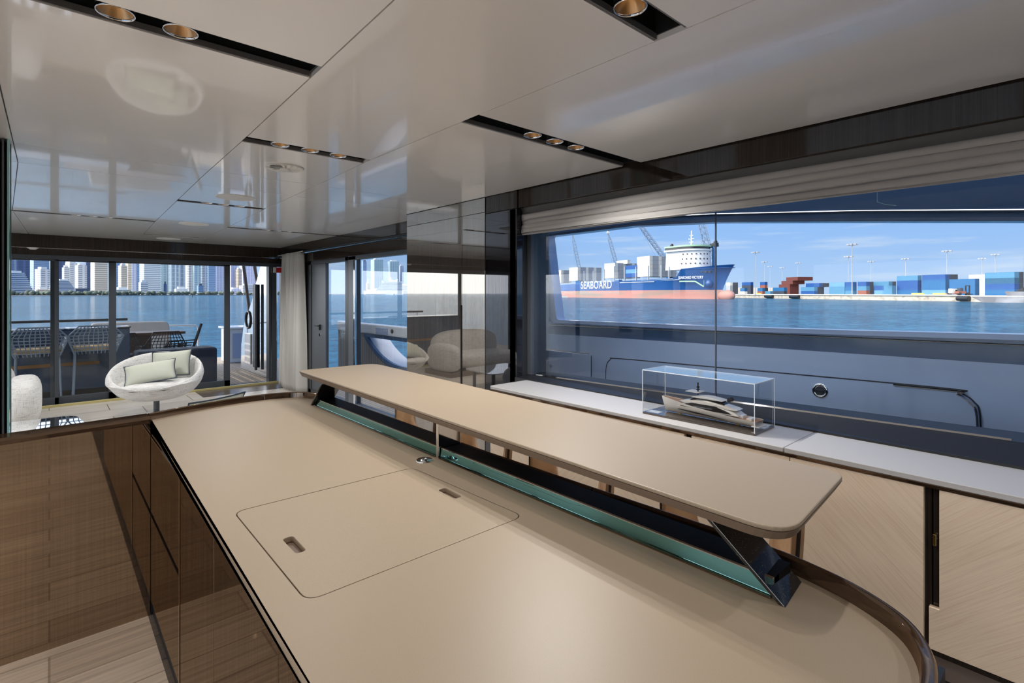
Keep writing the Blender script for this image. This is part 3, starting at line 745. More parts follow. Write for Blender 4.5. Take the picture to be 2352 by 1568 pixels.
# back built as rings between the rounded opening and the rounded outer edge
def back_shell(r):
    def f(u, v):
        t = 2 * pi * u; q = lambda x, k: math.copysign(abs(x) ** (2 / k), x)
        hi = (.53 * q(math.cos(t), 3.6), .800 + .110 * q(math.sin(t), 3.6)); ho = (q(math.cos(t), 7), .775 + .19 * q(math.sin(t), 7))
        return shellpt(hi[0] + (ho[0] - hi[0]) * v, hi[1] + (ho[1] - hi[1]) * v, r)
    m = MB(); m.grid(f, 72, 9, cu=True); return m
m = back_shell(0); bk = m.build('backrest', 'leather', st, smooth='all', solid=.032)
m = MB(); pth = [shellpt(-1, z, 0) for z in (.59, .66, .74, .82, .9)] + [shellpt(a, .965, 0) for a in [-.9 + .1 * k for k in range(19)]] + [shellpt(1, z, 0) for z in (.9, .82, .74, .66, .59)]
m.tube(pth, .006, 6); m.build('piping', 'leather_dark', bk)
m = MB(); m.lathe([(0, .66), (.15, .658), (.205, .645), (.225, .62), (.215, .595), (.15, .58), (0, .575)], (0, 0, 0), 28, 1.02, .98); m.build('seat', 'leather', st, smooth='all')
m = MB(); m.cyl((0, 0, .03), (0, 0, .575), .026, 16); m.build('column', 'chrome', st, smooth=True)
m = MB(); m.lathe([(0, .035), (.05, .032), (.21, .014), (.22, .006), (.22, 0), (0, 0)], (0, 0, 0), 32); m.build('base', 'chrome', st, smooth=True)
m = MB(); m.tube([(-.02 - .2 * math.cos(t), .15 * math.sin(t), .25) for t in [-1.5 + .3 * k for k in range(11)]], .010, 8); m.bar((-.0, -.0, .25), (-.2, 0, .25), .014); m.build('footrest', 'chrome', st, smooth=True)
stool_l = ['brown leather bar stool under the near rounded end of the raised shelf', 'brown leather bar stool second from the near end of the raised shelf',
           'brown leather bar stool just nearer than the middle chrome leg of the shelf', 'brown leather bar stool beyond the middle chrome leg of the shelf']
for i, yy in enumerate((.795, 1.475, 2.075, 2.70)):
    o = st if i == 0 else dup(st, (1.53, yy, 0))
    o.location = (1.53, yy, 0); o['label'] = stool_l[i]; o.rotation_euler = (0, 0, 0)

# ============================================================ DOWNLIGHTS
pbr('lamp_glow', (1, .9, .7), emit=((1.0, .70, .38), 9.0))
pbr('reflector', (.42, .27, .14), rough=.3, metal=.8)
dl = thing('downlight', '', 'downlight', (0, 0, C), local=True)
m = MB(); m.lathe([(.046, .012), (.046, .098), (.043, .098), (.043, .012)], (0, 0, 0), 28); m.build('can', 'slot_dark', dl, smooth=True)
m = MB(); m.lathe([(.047, .0125), (.0475, .006), (.0455, .0035), (.0435, .006), (.043, .0125)], (0, 0, 0), 28); m.build('ring', 'chrome', dl, smooth='all')
m = MB(); m.lathe([(.0425, .010), (.036, .022), (.026, .038), (.022, .046)], (0, 0, 0), 28); m.build('reflector', 'reflector', dl, smooth='all')
m = MB(); m.lathe([(.022, .050), (.0, .050)], (0, 0, 0), 20); m.build('bulb', 'lamp_glow', dl)
def spot(x, y, p=1.0):
    d = bpy.data.lights.new('downlight_or_fill_lamp', 'SPOT'); d.energy = LAMP_W * p; d.spot_size = math.radians(150); d.spot_blend = .7; d.color = LAMP_COL; d.shadow_soft_size = .015
    o = bpy.data.objects.new('downlight_or_fill_lamp', d); COL.objects.link(o); return o
rows = [('the ceiling slot cut by the top left corner of the photo', 1.842, [-.029, .140, .298]),
        ('the ceiling slot at the top edge right of centre', .851, [1.205, 1.04, .88]),
        ('the middle ceiling slot nearest the round air vent', 2.886, [.92, 1.08, 1.24]),
        ('the ceiling slot that ends at the side window', 1.866, [1.812, 1.973, 2.14]),
        ('the thin ceiling slot between the round speakers', 5.15, [1.03, 1.16, 1.29]),
        ('the thin ceiling slot above the left sliding doors', 6.83, [.20, .33, .46]),
        ('the thin ceiling slot in front of the curtain', 6.85, [2.03, 2.16, 2.29]),
        ('the farthest thin ceiling slot by the sliding doors', 8.44, [1.18, 1.31, 1.44])]
first = True
for lab, y, xs in rows:
    for k, x in enumerate(xs):
        o = dl if first else dup(dl, (x, y, C)); first = False
        o.location = (x, y, C); o['group'] = 'downlights in ' + lab
        o['label'] = ['first', 'second', 'third'][k] + ' downlight along ' + lab if True else ''
        if y == .851: o['label'] = ['outermost', 'middle', 'inner'][k] + ' downlight in ' + lab
        s = spot(x, y, {.851: (1.0 if x > 1.1 else .15), 1.866: 5.0, 1.842: .7, 2.886: .5, 5.15: 2.4, 6.83: 2.6, 6.85: 2.6, 8.44: 2.6}.get(y, 1.0)); s.parent = o; s.location = (0, 0, .004)
# added fill spots without fittings over the unseen port side and forward saloon
for x, y in ((-1.6, -1.2), (-1.6, 1.8), (-1.6, 6.83), (1.1, -1.24), (-1.0, -.25), (2.0, -.25), (-1.75, 6.83), (-1.9, -.25)):
    s = spot(x, y, 2.0 if y == 1.8 else 6.5 if y > 1 else 3.0); s.location = (x, y, C - .02)
# ============================================================ CEILING FITTINGS
pbr('white_plastic', (.72, .72, .71), rough=.4)
vt = thing('air_vent', 'round white slatted air vent in the ceiling beside the row of downlights', 'air vent', (1.10, 3.36, C))
m = MB(); m.lathe([(.085, 0), (.100, -.002), (.108, -.009), (.112, -.004), (.112, 0)], (1.10, 3.36, C), 40); m.build('ring', 'white_plastic', vt, smooth='all')
m = MB(); m.lathe([(0, -.016), (.02, -.018), (.03, -.014), (.03, 0)], (1.10, 3.36, C), 24); m.build('hub', 'white_plastic', vt, smooth='all')
for k in range(12):
    a = 2 * pi * k / 12; d = Vector((math.cos(a), math.sin(a), 0)); n = Vector((-d.y, d.x, 0)); c0 = Vector((1.10, 3.36, C))
    m = MB(); p = [c0 + d * .028 + n * .006 + Vector((0, 0, -.014)), c0 + d * .088 + n * .016 + Vector((0, 0, -.010)), c0 + d * .088 - n * .010 + Vector((0, 0, -.001)), c0 + d * .028 - n * .004 + Vector((0, 0, -.002))]
    m.prism(p, (0, 0, .0015)); m.build('blade', 'white_plastic', vt)
for (x, y, lab) in ((1.145, 4.68, 'round flush ceiling speaker nearest the bar island'), (1.222, 6.77, 'round flush ceiling speaker between the other two'), (1.284, 8.86, 'round flush ceiling speaker closest to the sliding doors')):
    t = thing('ceiling_speaker', lab, 'speaker', (x, y, C), group='round ceiling speakers')
    m = MB(); m.lathe([(0, -.004), (.135, -.005), (.140, -.003), (.140, 0), (0, 0)], (x, y, C), 44); m.build('grille', pbr('speaker_grille', (.56, .55, .54), rough=.7) if 'speaker_grille' not in MAT else 'speaker_grille', t, smooth=True)
    m = MB(); m.lathe([(.140, 0), (.142, -.004), (.147, -.004), (.148, 0)], (x, y, C), 44); m.build('rim', 'white_plastic', t, smooth='all')
t = thing('smoke_detector', 'small white domed detector under the dark beam above the sliding doors', 'detector', (-.15, 9.36, 2.11))
m = MB(); m.lathe([(0, -.02), (.03, -.018), (.045, -.006), (.06, 0), (.06, .008), (0, .008)], (-.16, 9.28, 2.139), 24); m.build('dome', 'white_plastic', t, smooth='all')
m = MB(); m.box(-.20, -.12, 9.27, 9.36, 2.146, 2.150); m.build('bracket', 'white_plastic', t)

pbr('ledge_black', (.006, .005, .005), rough=.4, spec=.03)
# ============================================================ SALON FURNITURE
def weave(name, c1, c2, sc=90):
    m, nt = newmat(name); L = nt.links.new
    tc = N(nt, 'ShaderNodeTexCoord'); outs = []
    for s in ((sc * .12, sc * .12, sc * 1.6), (sc * 1.6, sc * 1.2, sc * .10)):
        mp = N(nt, 'ShaderNodeMapping'); mp.inputs['Scale'].default_value = s; L(tc.outputs['Object'], mp.inputs[0])
        nz = N(nt, 'ShaderNodeTexNoise', i_Scale=1.0, i_Detail=3.0); L(mp.outputs[0], nz.inputs['Vector']); outs.append(nz)
    a = N(nt, 'ShaderNodeMath', operation='MULTIPLY'); L(outs[0].outputs['Fac'], a.inputs[0]); L(outs[1].outputs['Fac'], a.inputs[1])
    r = ramp(nt, [(.13, c2), (.25, c1)]); L(a.outputs[0], r.inputs[0])
    b = N(nt, 'ShaderNodeBsdfPrincipled', i_Roughness=.85); b.inputs['Sheen Weight'].default_value = .2; L(r.outputs[0], b.inputs['Base Color'])
    bp = N(nt, 'ShaderNodeBump', i_Strength=.25); bp.inputs['Distance'].default_value = .004; L(a.outputs[0], bp.inputs['Height']); L(bp.outputs[0], b.inputs['Normal'])
    o = N(nt, 'ShaderNodeOutputMaterial'); L(b.outputs[0], o.inputs[0])
weave('boucle', (.64, .64, .63), (.42, .40, .38))
pbr('cushion_green', (.44, .46, .39), rough=.7, sheen=.2, bump=(14, .15, .02))
pbr('piping_navy', (.03, .045, .07), rough=.6)
tub = thing('tub_armchair', 'round off-white swivel tub armchair with two pale green cushions before the sliding doors', 'armchair', (0, 0, 0), local=True)
RX, RY = .49, .45
def rimz(a):     # a: 0 = front (-y local), pi = back
    k = .5 - .5 * math.cos(a); return .43 + .36 * k ** .9
def tubpt(u, v):
    a = 2 * pi * u; rz = rimz(a)
    prof = [(.0, .235), (.20, .24), (.52, .262), (.80, .33), (.97, .44), (1.03, .55 if rz > .6 else .47), (1.0, rz - .03), (.955, rz), (.90, rz - .02), (.85, rz - .10), (.80, .40), (.70, .37), (.0, .36)]
    t = v * (len(prof) - 1); i = min(int(t), len(prof) - 2); f = t - i
    r = prof[i][0] * (1 - f) + prof[i + 1][0] * f; z = prof[i][1] * (1 - f) + prof[i + 1][1] * f
    z = min(z, rz)
    back = .5 - .5 * math.cos(a)
    return (RX * r * math.sin(a), -RY * r * math.cos(a) + .05 * back * (z - .3), z)
m = MB(); m.grid(tubpt, 48, 25, cu=True); m.build('shell', 'boucle', tub, smooth='all', sub=1)
def seatpt(u, v):
    a = 2 * pi * u; ph = v * pi
    r = math.sin(ph) ** .55; z = .435 + .062 * math.copysign(abs(math.cos(ph)) ** .8, math.cos(ph))
    return (.40 * r * math.sin(a), -.40 * r * math.cos(a) - .03, z)
m = MB(); m.grid(seatpt, 40, 15, cu=True); m.build('seat_cushion', 'boucle', tub, smooth='all')
m = MB(); m.tube([(.392 * math.sin(a), -.392 * math.cos(a) - .03, .412) for a in [2 * pi * k / 48 for k in range(48)]], .005, 6, closed=True); m.build('piping', 'piping_navy', tub)
m = MB(); m.cyl((0, 0, .02), (0, 0, .25), .032, 16); m.build('column', 'frame_grey', tub, smooth=True)
m = MB(); m.lathe([(0, .026), (.05, .024), (.24, .012), (.25, 0), (0, 0)], (0, 0, 0), 32); m.build('base', 'frame_grey', tub, smooth=True)
def cushion(name, label, w, h, d, loc, rot, group=None):
    t = thing(name, label, 'cushion', loc, local=True, group=group); t.rotation_euler = rot
    def f(sgn):
        def g(u, v):
            x, y = u * 2 - 1, v * 2 - 1
            k = (1 - abs(x) ** 2.6) * (1 - abs(y) ** 2.6)
            pin = 1 - .07 * (1 - abs(x * y) ** 1.5)
            return (x * w / 2 * (1 - .07 * (1 - y * y)), y * h / 2 * (1 - .07 * (1 - x * x)), sgn * d / 2 * max(k, 0) ** .55)
        return g
    m = MB(); m.grid(f(1), 19, 19); m.grid(f(-1), 19, 19); m.build('cover', 'cushion_green', t, smooth='all', weld=.0005)
    e = []
    for k in range(19): e.append(f(1)(k / 18, 0))
    for k in range(1, 19): e.append(f(1)(1, k / 18))
    for k in range(1, 19): e.append(f(1)(1 - k / 18, 1))
    for k in range(1, 18): e.append(f(1)(0, 1 - k / 18))
    m = MB(); m.tube(e, .006, 6, closed=True); m.build('piping', 'piping_navy', t)
    return t
tub.location = (.98, 7.62, 0); tub.rotation_euler = (0, 0, math.radians(-18))
cushion('cushion', 'pale green cushion lying across the seat of the tub armchair, front one', .52, .30, .13, (.90, 7.46, .60), (math.radians(46), math.radians(-8), math.radians(-12)))
cushion('cushion', 'pale green cushion leaning on the armchair back behind the other', .44, .34, .13, (1.14, 7.70, .66), (math.radians(64), math.radians(-4), math.radians(-26)))
tub2 = dup(tub, (.84, 4.44, 0), math.radians(212), label='off-white tub armchair whose back rim just clears the island rim')
cushion('cushion', 'pale piped cushion inside the armchair that just clears the island rim', .46, .34, .12, (.90, 4.36, .62), (math.radians(64), 0, math.radians(206)))
# sofa at the left
sf = thing('sofa', 'off-white fabric sofa end with thick rounded arm beside the glass door stack', 'sofa', (-.9, 8.3, 0))
def blob(mb, x0, x1, y0, y1, z0, z1, r=.5, n=14, e=3.2):
    cx, cy, cz = (x0 + x1) / 2, (y0 + y1) / 2, (z0 + z1) / 2; a, b, c2 = (x1 - x0) / 2, (y1 - y0) / 2, (z1 - z0) / 2
    def f(u, v):
        th = 2 * pi * u; ph = pi * (v - .5)
        q = lambda t, k: math.copysign(abs(t) ** (2 / k), t)
        return (cx + a * q(math.cos(th), e) * q(math.cos(ph), e), cy + b * q(math.sin(th), e) * q(math.cos(ph), e), cz + c2 * q(math.sin(ph), e))
    return mb.grid(f, 48, 25, cu=True)
m = MB(); blob(m, -.36, -.06, 7.62, 8.55, .08, .60); m.build('arm', 'boucle', sf, smooth='all')
m = MB(); blob(m, -1.9, -.30, 8.42, 8.85, .10, .80); m.build('backrest', 'boucle', sf, smooth='all')
m = MB(); blob(m, -1.9, -.32, 7.70, 8.5, .10, .42); m.build('seat', 'boucle', sf, smooth='all')
m = MB(); m.box(-1.8, -.12, 7.75, 8.6, 0, .09); m.build('base', 'plinth_wood', sf)
# port sofa, seen only in reflections
sp2 = thing('sofa', 'off-white long sofa along the port windows, seen in the mirror-gloss doors', 'sofa', (-2.6, 5.5, 0))
m = MB(); blob(m, -3.0, -2.65, 4.2, 7.0, .1, .78); m.build('backrest', 'boucle', sp2, smooth='all')
m = MB(); blob(m, -2.8, -2.0, 4.2, 7.0, .1, .43); m.build('seat', 'boucle', sp2, smooth='all')
m = MB(); blob(m, -2.95, -2.0, 3.95, 4.25, .1, .60); m.build('arm', 'boucle', sp2, smooth='all')
m = MB(); m.box(-2.9, -2.1, 4.1, 6.9, 0, .1); m.build('base', 'plinth_wood', sp2)
# coffee table
ct = thing('coffee_table', 'low mirror-top coffee table with rounded corners near the sofa arm', 'coffee table', (-.2, 6.5, 0))
pbr('mirror_table', (.82, .84, .86), rough=.02, metal=1)
MB().poly(rrect([(-.75, 6.95), (.20, 6.92), (.30, 6.10), (-.75, 6.05)], [.05, .16, .16, .05], 8), .285, .30).build('top', 'mirror_table', ct, bevel=.002)
for x, y in ((-.6, 6.2), (.12, 6.25), (-.6, 6.8), (.08, 6.78)): MB().box(x - .02, x + .02, y - .02, y + .02, 0, .285).build('leg', 'frame_grey', ct)
# curtains
pbr('curtain_cloth', (.47, .46, .44), rough=.85, sheen=.25, trans=.0, bump=(400, .1))
def curtain(label, X, ya, yb, ph, folds=7, name='curtain'):
    t = thing(name, label, 'curtain', (X, (ya + yb) / 2, 0))
    def f(u, v):
        y = ya + (yb - ya) * u; z = 2.185 - 2.165 * v
        am = .055 + .035 * v
        w = math.sin(u * folds * 2 * pi + ph + .5 * math.sin(3 * v + u * 5))
        yy = (ya + yb) / 2 + (y - (ya + yb) / 2) * (.84 + .16 * v)
        return (X + am * math.copysign(abs(w) ** .8, w) + .02 * math.sin(u * 9), yy + .012 * math.sin(u * folds * 4 * pi), z)
    m = MB(); m.grid(f, folds * 16 + 1, 26); m.build('cloth', 'curtain_cloth', t, smooth='all', solid=.003)
    return t
cu = curtain('pale grey floor-length curtain hanging in folds at the doorway corner', 2.90, 8.03, 8.98, .4)
MB().tube([(2.88, 8.0, 2.188), (2.93, 9.30, 2.188)], .006, 8).build('track', 'white_plastic', cu)
cp = curtain('pale grey curtain on the port side, seen in the mirror-gloss doors', PX + .18, 3.1, 3.85, 1.1, 7)
# sheer drape hanging inside the dark slanted side window, seen as pale folds
# fire call point
p = onY(638, 620, 9.30)
fc = thing('fire_call_point', 'small red and white call point beside the top of the curtain', 'call point', (p.x, 9.33, p.z))
MB().box(p.x - .025, p.x + .075, 9.30, 9.36, p.z - .045, p.z + .045).build('housing', pbr('red_plastic', (.60, .03, .03), rough=.35), fc, bevel=.005)
MB().box(p.x - .06, p.x - .026, 9.30, 9.36, p.z - .045, p.z + .045).build('white_end', 'white_plastic', fc, bevel=.005)
# ============================================================ YACHT EXTERIOR (decks, bulwarks, overhang)
pbr('hull_navy', (.05, .09, .17), rough=.22, coat=.4)
pbr('hull_light', (.36, .46, .66), rough=.30, coat=.5)
pbr('hull_white', (.78, .79, .80), rough=.28, coat=.4)
pbr('steel_mirror', (.70, .75, .80), rough=.05, metal=1)
pbr('navy_fabric', (.018, .028, .065), rough=.7, sheen=.2)
pbr('cream_leather', (.72, .68, .63), rough=.5)
pbr('rope_dark', (.05, .05, .055), rough=.8)
pbr('table_wood', (.16, .10, .07), rough=.35)
pbr('orange_fabric', (.60, .42, .22), rough=.8)
DK = -.06
struct(MB().box(3.10, 4.0, -4, 9.5, DK - .05, DK), 'deck_floor_starboard', 'teak_deck')
struct(MB().box(-5.2, 4.2, 9.5, 14.6, DK - .06, DK), 'deck_floor_aft', 'teak_deck')
struct(MB().box(-4.9, PX - .1, -4, 9.5, DK - .05, DK), 'deck_floor_port_bounce', 'hull_white')  # unseen port deck, added in white to bounce sunlight into the saloon
struct(MB().box(-3.9, 3.35, -4.2, 9.5, 2.62, 2.80), 'roof', 'hull_navy')
rf = MB(); rf.box(-4.2, -2.6, 9.5, 14.4, 2.34, 2.50); rf.box(1.2, 3.4, 9.5, 14.4, 2.34, 2.50); rf.box(-2.6, 1.2, 9.5, 10.6, 2.34, 2.50); rf.box(-2.6, 1.2, 13.4, 14.4, 2.34, 2.50)
for k in range(24): rf.box(-2.6 + k * .16, -2.52 + k * .16, 10.6, 13.4, 2.34, 2.40)
struct(rf, 'overhang_ceiling', 'hull_white', bevel=.02)
struct(MB().box(-4.25, 3.45, 14.36, 14.46, 2.27, 2.50), 'overhang_trim', 'frame_grey')
for x in (-.6, .9, 2.3): struct(MB().box(x, x + .03, 9.6, 14.36, 2.331, 2.341), 'overhang_seam', 'black_matte')
# starboard bulwark wing with its long opening, seen through the big side window
def YZ(X): return lambda p, z: (X + z, p[0], p[1])
open_in = [(3.765, 1.235), (3.905, 2.165), (2.743, 2.171), (1.967, 2.126), (1.021, 2.033), (.23, 1.952), (-1.2, 1.80), (-2.2, 1.62), (-2.2, 1.36), (-1.2, 1.32), (.23, 1.288), (1.021, 1.268), (1.967, 1.25)]
open_in = rrect(open_in, [.05, .02] + [.3] * 5 + [.1, .1] + [.3] * 4, 4)
outer = [(3.855, DK), (3.86, 1.125), (4.045, 2.30), (4.02, 2.62), (-4.0, 2.62), (-4.0, DK)]
m = MB(); sheet(m, outer, [open_in[::-1]], 0, .03, YZ(3.90)); wingw = struct(m, 'bulwark_wall', 'hull_navy')
m = MB(); sheet(m, outer, [[(y - (.075 if y > 3.4 else 0), z + (.03 if z < 1.45 else -.02)) for y, z in open_in][::-1]], 0, .12, YZ(3.931)); struct(m, 'bulwark_wall_outer', 'hull_light')
m = MB(); m.prism([(3.885, -4, DK), (3.885, 3.85, DK), (3.885, 3.858, 1.118), (3.885, 1.967, 1.140), (3.885, .23, 1.156), (3.885, -4, 1.19)], (.0145, 0, 0)); struct(m, 'bulwark_panel', 'hull_light')
MB().tube([(3.897, 3.80, 1.214), (3.897, 1.967, 1.240), (3.897, .23, 1.263), (3.897, -3, 1.31)], .006, 6).build('bead', 'chrome', wingw)
MB().tube([(3.897, 4.02, 2.225), (3.897, 2.7, 2.215), (3.897, 1.967, 2.165), (3.897, 1.0, 2.075), (3.897, .2, 1.985), (3.897, -1.2, 1.84)], .006, 6).build('bead', 'chrome', wingw)
def outline(name, pts, r, mat='black_matte', parent=None, X=3.882, closed=True):
    m = MB(); m.tube([(X, y, z) for y, z in pts], r, 6, closed=closed); return m.build(name, mat, parent)
lk = thing('locker_door', 'small flush locker door low in the side bulwark, far end', 'locker door', (3.87, 3.5, .8))
MB().box(3.874, 3.884, 3.19, 3.81, .60, .955).build('panel', 'hull_light', lk, bevel=.006)
outline('gasket', rrect([(3.19, .60), (3.81, .60), (3.81, .955), (3.19, .955)], .03), .006, parent=lk)
MB().cyl((3.868, 3.72, .79), (3.874, 3.72, .79), .018).build('lock', 'chrome', lk)
cpn = thing('curved_hatch', 'long hatch with rounded chrome-edged corners in the side bulwark', 'hatch', (3.86, 1.7, .5))
cv = smoothpath([(3.0, .55), (3.0, .80), (2.985, .88), (2.94, .925), (2.86, .938), (1.957, .957), (.60, .982), (.50, .965), (.44, .92), (.415, .85), (.41, .55)], 5)
MB().prism([(3.868, y, z) for y, z in cv], (.017, 0, 0)).build('panel', 'hull_light', cpn)
outline('chrome_edge', [(y, z) for y, z in cv if y < 1.0], .006, 'chrome', cpn, 3.862, False)
outline('shadow_gap', [(y + (.012 if y > 2.5 else -.012 if y < .6 else 0), z + .008) for y, z in cv], .004, 'black_matte', cpn, 3.880, False)
m = MB(); m.lathe([(.030, .0), (.034, .006), (.046, .006), (.050, 0)], (0, 0, 0), 32)
vp = thing('deck_speaker', 'round black and chrome ring fitting on the long bulwark hatch', 'fitting', (3.866, 1.205, .885), local=True); vp.rotation_euler = (0, -pi / 2, 0)
m.build('ring', 'chrome', vp, smooth='all'); MB().lathe([(0, .002), (.032, .002), (.032, 0), (0, 0)], (0, 0, 0), 28).build('face', 'frame_dark', vp)
MB().box(-.003, .003, -.03, .03, .002, .006).build('slot', 'chrome', vp)
# aft part of the side bulwark with the white rail and rounded cut-out
m = MB(); m.box(4.10, 4.22, 4.05, 9.6, .845, 1.02); cap = struct(m, 'bulwark_cap', 'hull_white', bevel=.02)
MB().cyl((4.085, 7.45, .935), (4.10, 7.45, .935), .035).build('cleat', 'frame_dark', cap)
MB().box(4.09, 4.10, 7.60, 8.0, .86, .97).build('step_plate', 'hull_light', cap)
cut = smoothpath([(8.42, .80), (8.12, .60), (7.75, .445), (7.35, .37), (6.9, .36), (6.0, .36), (5.3, .40), (5.0, .55), (4.9, .78)], 5)
m = MB(); sheet(m, [(9.6, DK), (9.6, .845), (4.0, .845), (4.0, DK)], [rrect([(8.42, .80)] + cut[1:-1] + [(4.9, .80)], .0, 1)], 0, .03, YZ(4.13)); struct(m, 'bulwark_wall_aft', 'teak_wall')
planks('teak_wall', (.44, .42, .39), (.38, .36, .33), (.03, .03, .03), 2.0, .08, rough=.6)
m = MB(); sweep3 = [(4.12, y, z) for y, z in cut]; m.tube(sweep3, .045, 6); m.box(4.10, 4.15, 4.9, 8.45, .79, .845); struct(m, 'cutout_frame', 'hull_navy', smooth=True)
m = MB(); m.grid(lambda u, v: (4.15 + .28 * v, cut[min(int(u * (len(cut) - 1) + .5), len(cut) - 1)][0] - .16 * v, cut[min(int(u * (len(cut) - 1) + .5), len(cut) - 1)][1] + .02 * v), len(cut), 3); struct(m, 'cutout_reveal', 'hull_white', solid=.01)

# ============================================================ AFT DECK FURNITURE
bb = thing('deck_bar', 'dark navy deck bar with chrome-edged top behind the left sliding doors', 'bar', (-.4, 10.9, DK))
MB().box(-2.4, .99, 10.55, 11.0, DK + .1, .975).build('body', 'hull_navy', bb, bevel=.01)
MB().box(-2.42, 1.0, 10.53, 11.02, .976, 1.0).build('top', 'hull_navy', bb, bevel=.004)
MB().box(-2.42, 1.003, 10.524, 10.531, .990, 1.001).build('top_edge', 'chrome', bb)
MB().box(-2.3, .9, 10.62, 10.95, DK, DK + .1).build('plinth', 'black_matte', bb)
MB().box(-2.3, .6, 10.540, 10.549, .42, .47).build('deck_reflection_strip', 'deck_reflection_orange', bb)  # orange strip painted in for the deck mirrored by the bar front
pbr('deck_reflection_orange', (.45, .22, .07), rough=.4)
rl = thing('deck_rail', 'long black handrail crossing behind the deck bar', 'handrail', (-1, 13.6, DK))
MB().tube([(-3.2, 13.6, .995), (1.238, 13.6, .995)], .028, 10).build('rail', 'frame_dark', rl, smooth=True)
for x in (-3.0, -1.0, 1.0): MB().cyl((x, 13.6, DK), (x, 13.6, .97), .014, 8).build('post', 'chrome', rl)
rl2 = thing('deck_rail', 'thin white handrail right of the cream deck bench', 'handrail', (2.2, 13.6, DK))
MB().tube([(1.9, 13.6, .835), (2.50, 13.6, .812), (2.54, 13.6, .76), (2.54, 13.6, DK)], .018, 8).build('rail', 'hull_white', rl2, smooth=True)
MB().cyl((1.95, 13.6, DK), (1.95, 13.6, .83), .014, 8).build('post', 'hull_white', rl2)
bn = thing('deck_bench', 'cream curved-back bench beyond the woven deck chairs', 'bench', (1.3, 13.1, DK))
m = MB(); pts = rrect([(.5, .25), (2.00, .25), (1.93, .945), (.62, .955)], [.05, .05, .12, .12]); m.prism([(x, 13.25, z) for x, z in pts], (0, .12, 0)); m.build('backrest', 'cream_leather', bn, bevel=.03, seg=3)
MB().box(.5, 1.95, 12.72, 13.25, .20, .42).build('seat', 'cream_leather', bn, bevel=.04, seg=3)
MB().box(.55, 1.9, 12.78, 13.2, DK, .2).build('base', 'table_wood', bn)
tb = thing('deck_table', 'dark wooden dining table between bench and woven chairs', 'table', (1.2, 12.4, DK))
MB().poly(rrect([(.2, 12.1), (2.05, 12.1), (2.05, 12.72), (.2, 12.72)], .06), .735, .785).build('top', 'table_wood', tb, bevel=.008)
MB().box(.7, 1.5, 12.3, 12.5, DK, .735).build('pedestal', 'table_wood', tb)
def woven(name, label, loc, rz, group=None, mat='rope_dark', seatmat='navy_fabric', zs=.40, top=.80, proto=None):
    t = thing(name, label, 'chair', loc, rz, group, local=True)
    # local: faces +y (away), back at -y
    bkp = [(-.24, -.02, zs - .04), (-.33, -.10, zs + .22), (-.20, -.20, top), (.20, -.20, top), (.33, -.10, zs + .22), (.24, -.02, zs - .04)]
    m = MB(); m.tube(bkp, .012, 7); m.tube([(-.33, -.10, zs + .22), (-.30, .36, zs + .20), (-.25, .44, zs)], .012, 7); m.tube([(.33, -.10, zs + .22), (.30, .36, zs + .20), (.25, .44, zs)], .012, 7)
    m.tube([(-.24, -.02, zs - .04), (-.25, .44, zs), (.25, .44, zs), (.24, -.02, zs - .04)], .012, 7); m.build('frame', mat, t, smooth=True)
    def bp(u, v):    # back net
        z = zs - .04 + (top - zs + .04) * v; q = (z - (zs - .04)) / (zs * 0 + .26); 
        w = .24 + .09 * min(q, 1) if q < 1 else .33 - .13 * (z - zs - .22) / (top - zs - .22)
        y = -.02 - .08 * min(q, 1) if q < 1 else -.10 - .10 * (z - zs - .22) / (top - zs - .22)
        return (w * (2 * u - 1), y - .03 * (1 - (2 * u - 1) ** 2), z)
    m = MB()
    for k in range(1, 9): m.tube([bp(i / 8, k / 9) for i in range(9)], .0065, 5)
    for k in range(1, 11): m.tube([bp(k / 11, j / 6) for j in range(7)], .0065, 5)
    for sx in (-1, 1):
        for k in range(1, 5): m.tube([(sx * (.25 + .07 * k / 5), -.04 + .0 * k, zs + .04 * k), (sx * (.25 + .05 * k / 5), .42, zs + .04 * k)], .0065, 5)
        for k in range(1, 7): m.tube([(sx * .25, k * .07, zs), (sx * .31, k * .07 - .02, zs + .2)], .0065, 5)
    m.build('netting', mat, t)
    m = MB(); m.poly(rrect([(-.25, 0), (.25, 0), (.25, .44), (-.25, .44)], .06), zs, zs + .07); m.build('seat_cushion', seatmat, t, bevel=.02, seg=3)
    for x in (-.23, .23):
        for y in (.02, .42): MB().tube([(x, y, zs), (x * 1.1, y + (.04 if y > .2 else -.04), 0)], .012, 7).build('leg', mat, t)
    return t
woven('woven_chair', 'black woven-rope armchair seen from behind, centred above the navy sofa', (1.64, 11.75, DK), 0, 'woven rope chairs on the aft deck', top=.88)
woven('woven_chair', 'black woven-rope armchair turned sideways right of the deck table', (2.15, 12.35, DK), math.radians(80), 'woven rope chairs on the aft deck', top=.97)
woven('woven_chair', 'black woven-rope armchair half hidden behind the deck bar corner', (.96, 11.75, DK), 0, 'woven rope chairs on the aft deck', top=.88)
pbr('rope_pale', (.30, .36, .46), rough=.7)
woven('woven_stool', 'woven bar chair with tan cushion behind the leftmost glass door', (-.12, 10.0, DK), 0, 'woven bar chairs at the deck bar', 'rope_pale', 'orange_fabric', .74, 1.12)
woven('woven_stool', 'woven bar chair with tan cushion behind the second glass door', (.52, 10.0, DK), 0, 'woven bar chairs at the deck bar', 'rope_pale', 'orange_fabric', .74, 1.12)
dsf = thing('deck_sofa', 'low navy upholstered sofa block on deck behind the armchair', 'sofa', (1.6, 10.2, DK))
MB().box(1.02, 2.16, 10.0, 10.45, DK + .04, .62).build('backrest', 'navy_fabric', dsf, bevel=.05, seg=4)
MB().box(1.05, 2.12, 10.45, 11.0, DK + .04, .30).build('seat', 'navy_fabric', dsf, bevel=.05, seg=3)
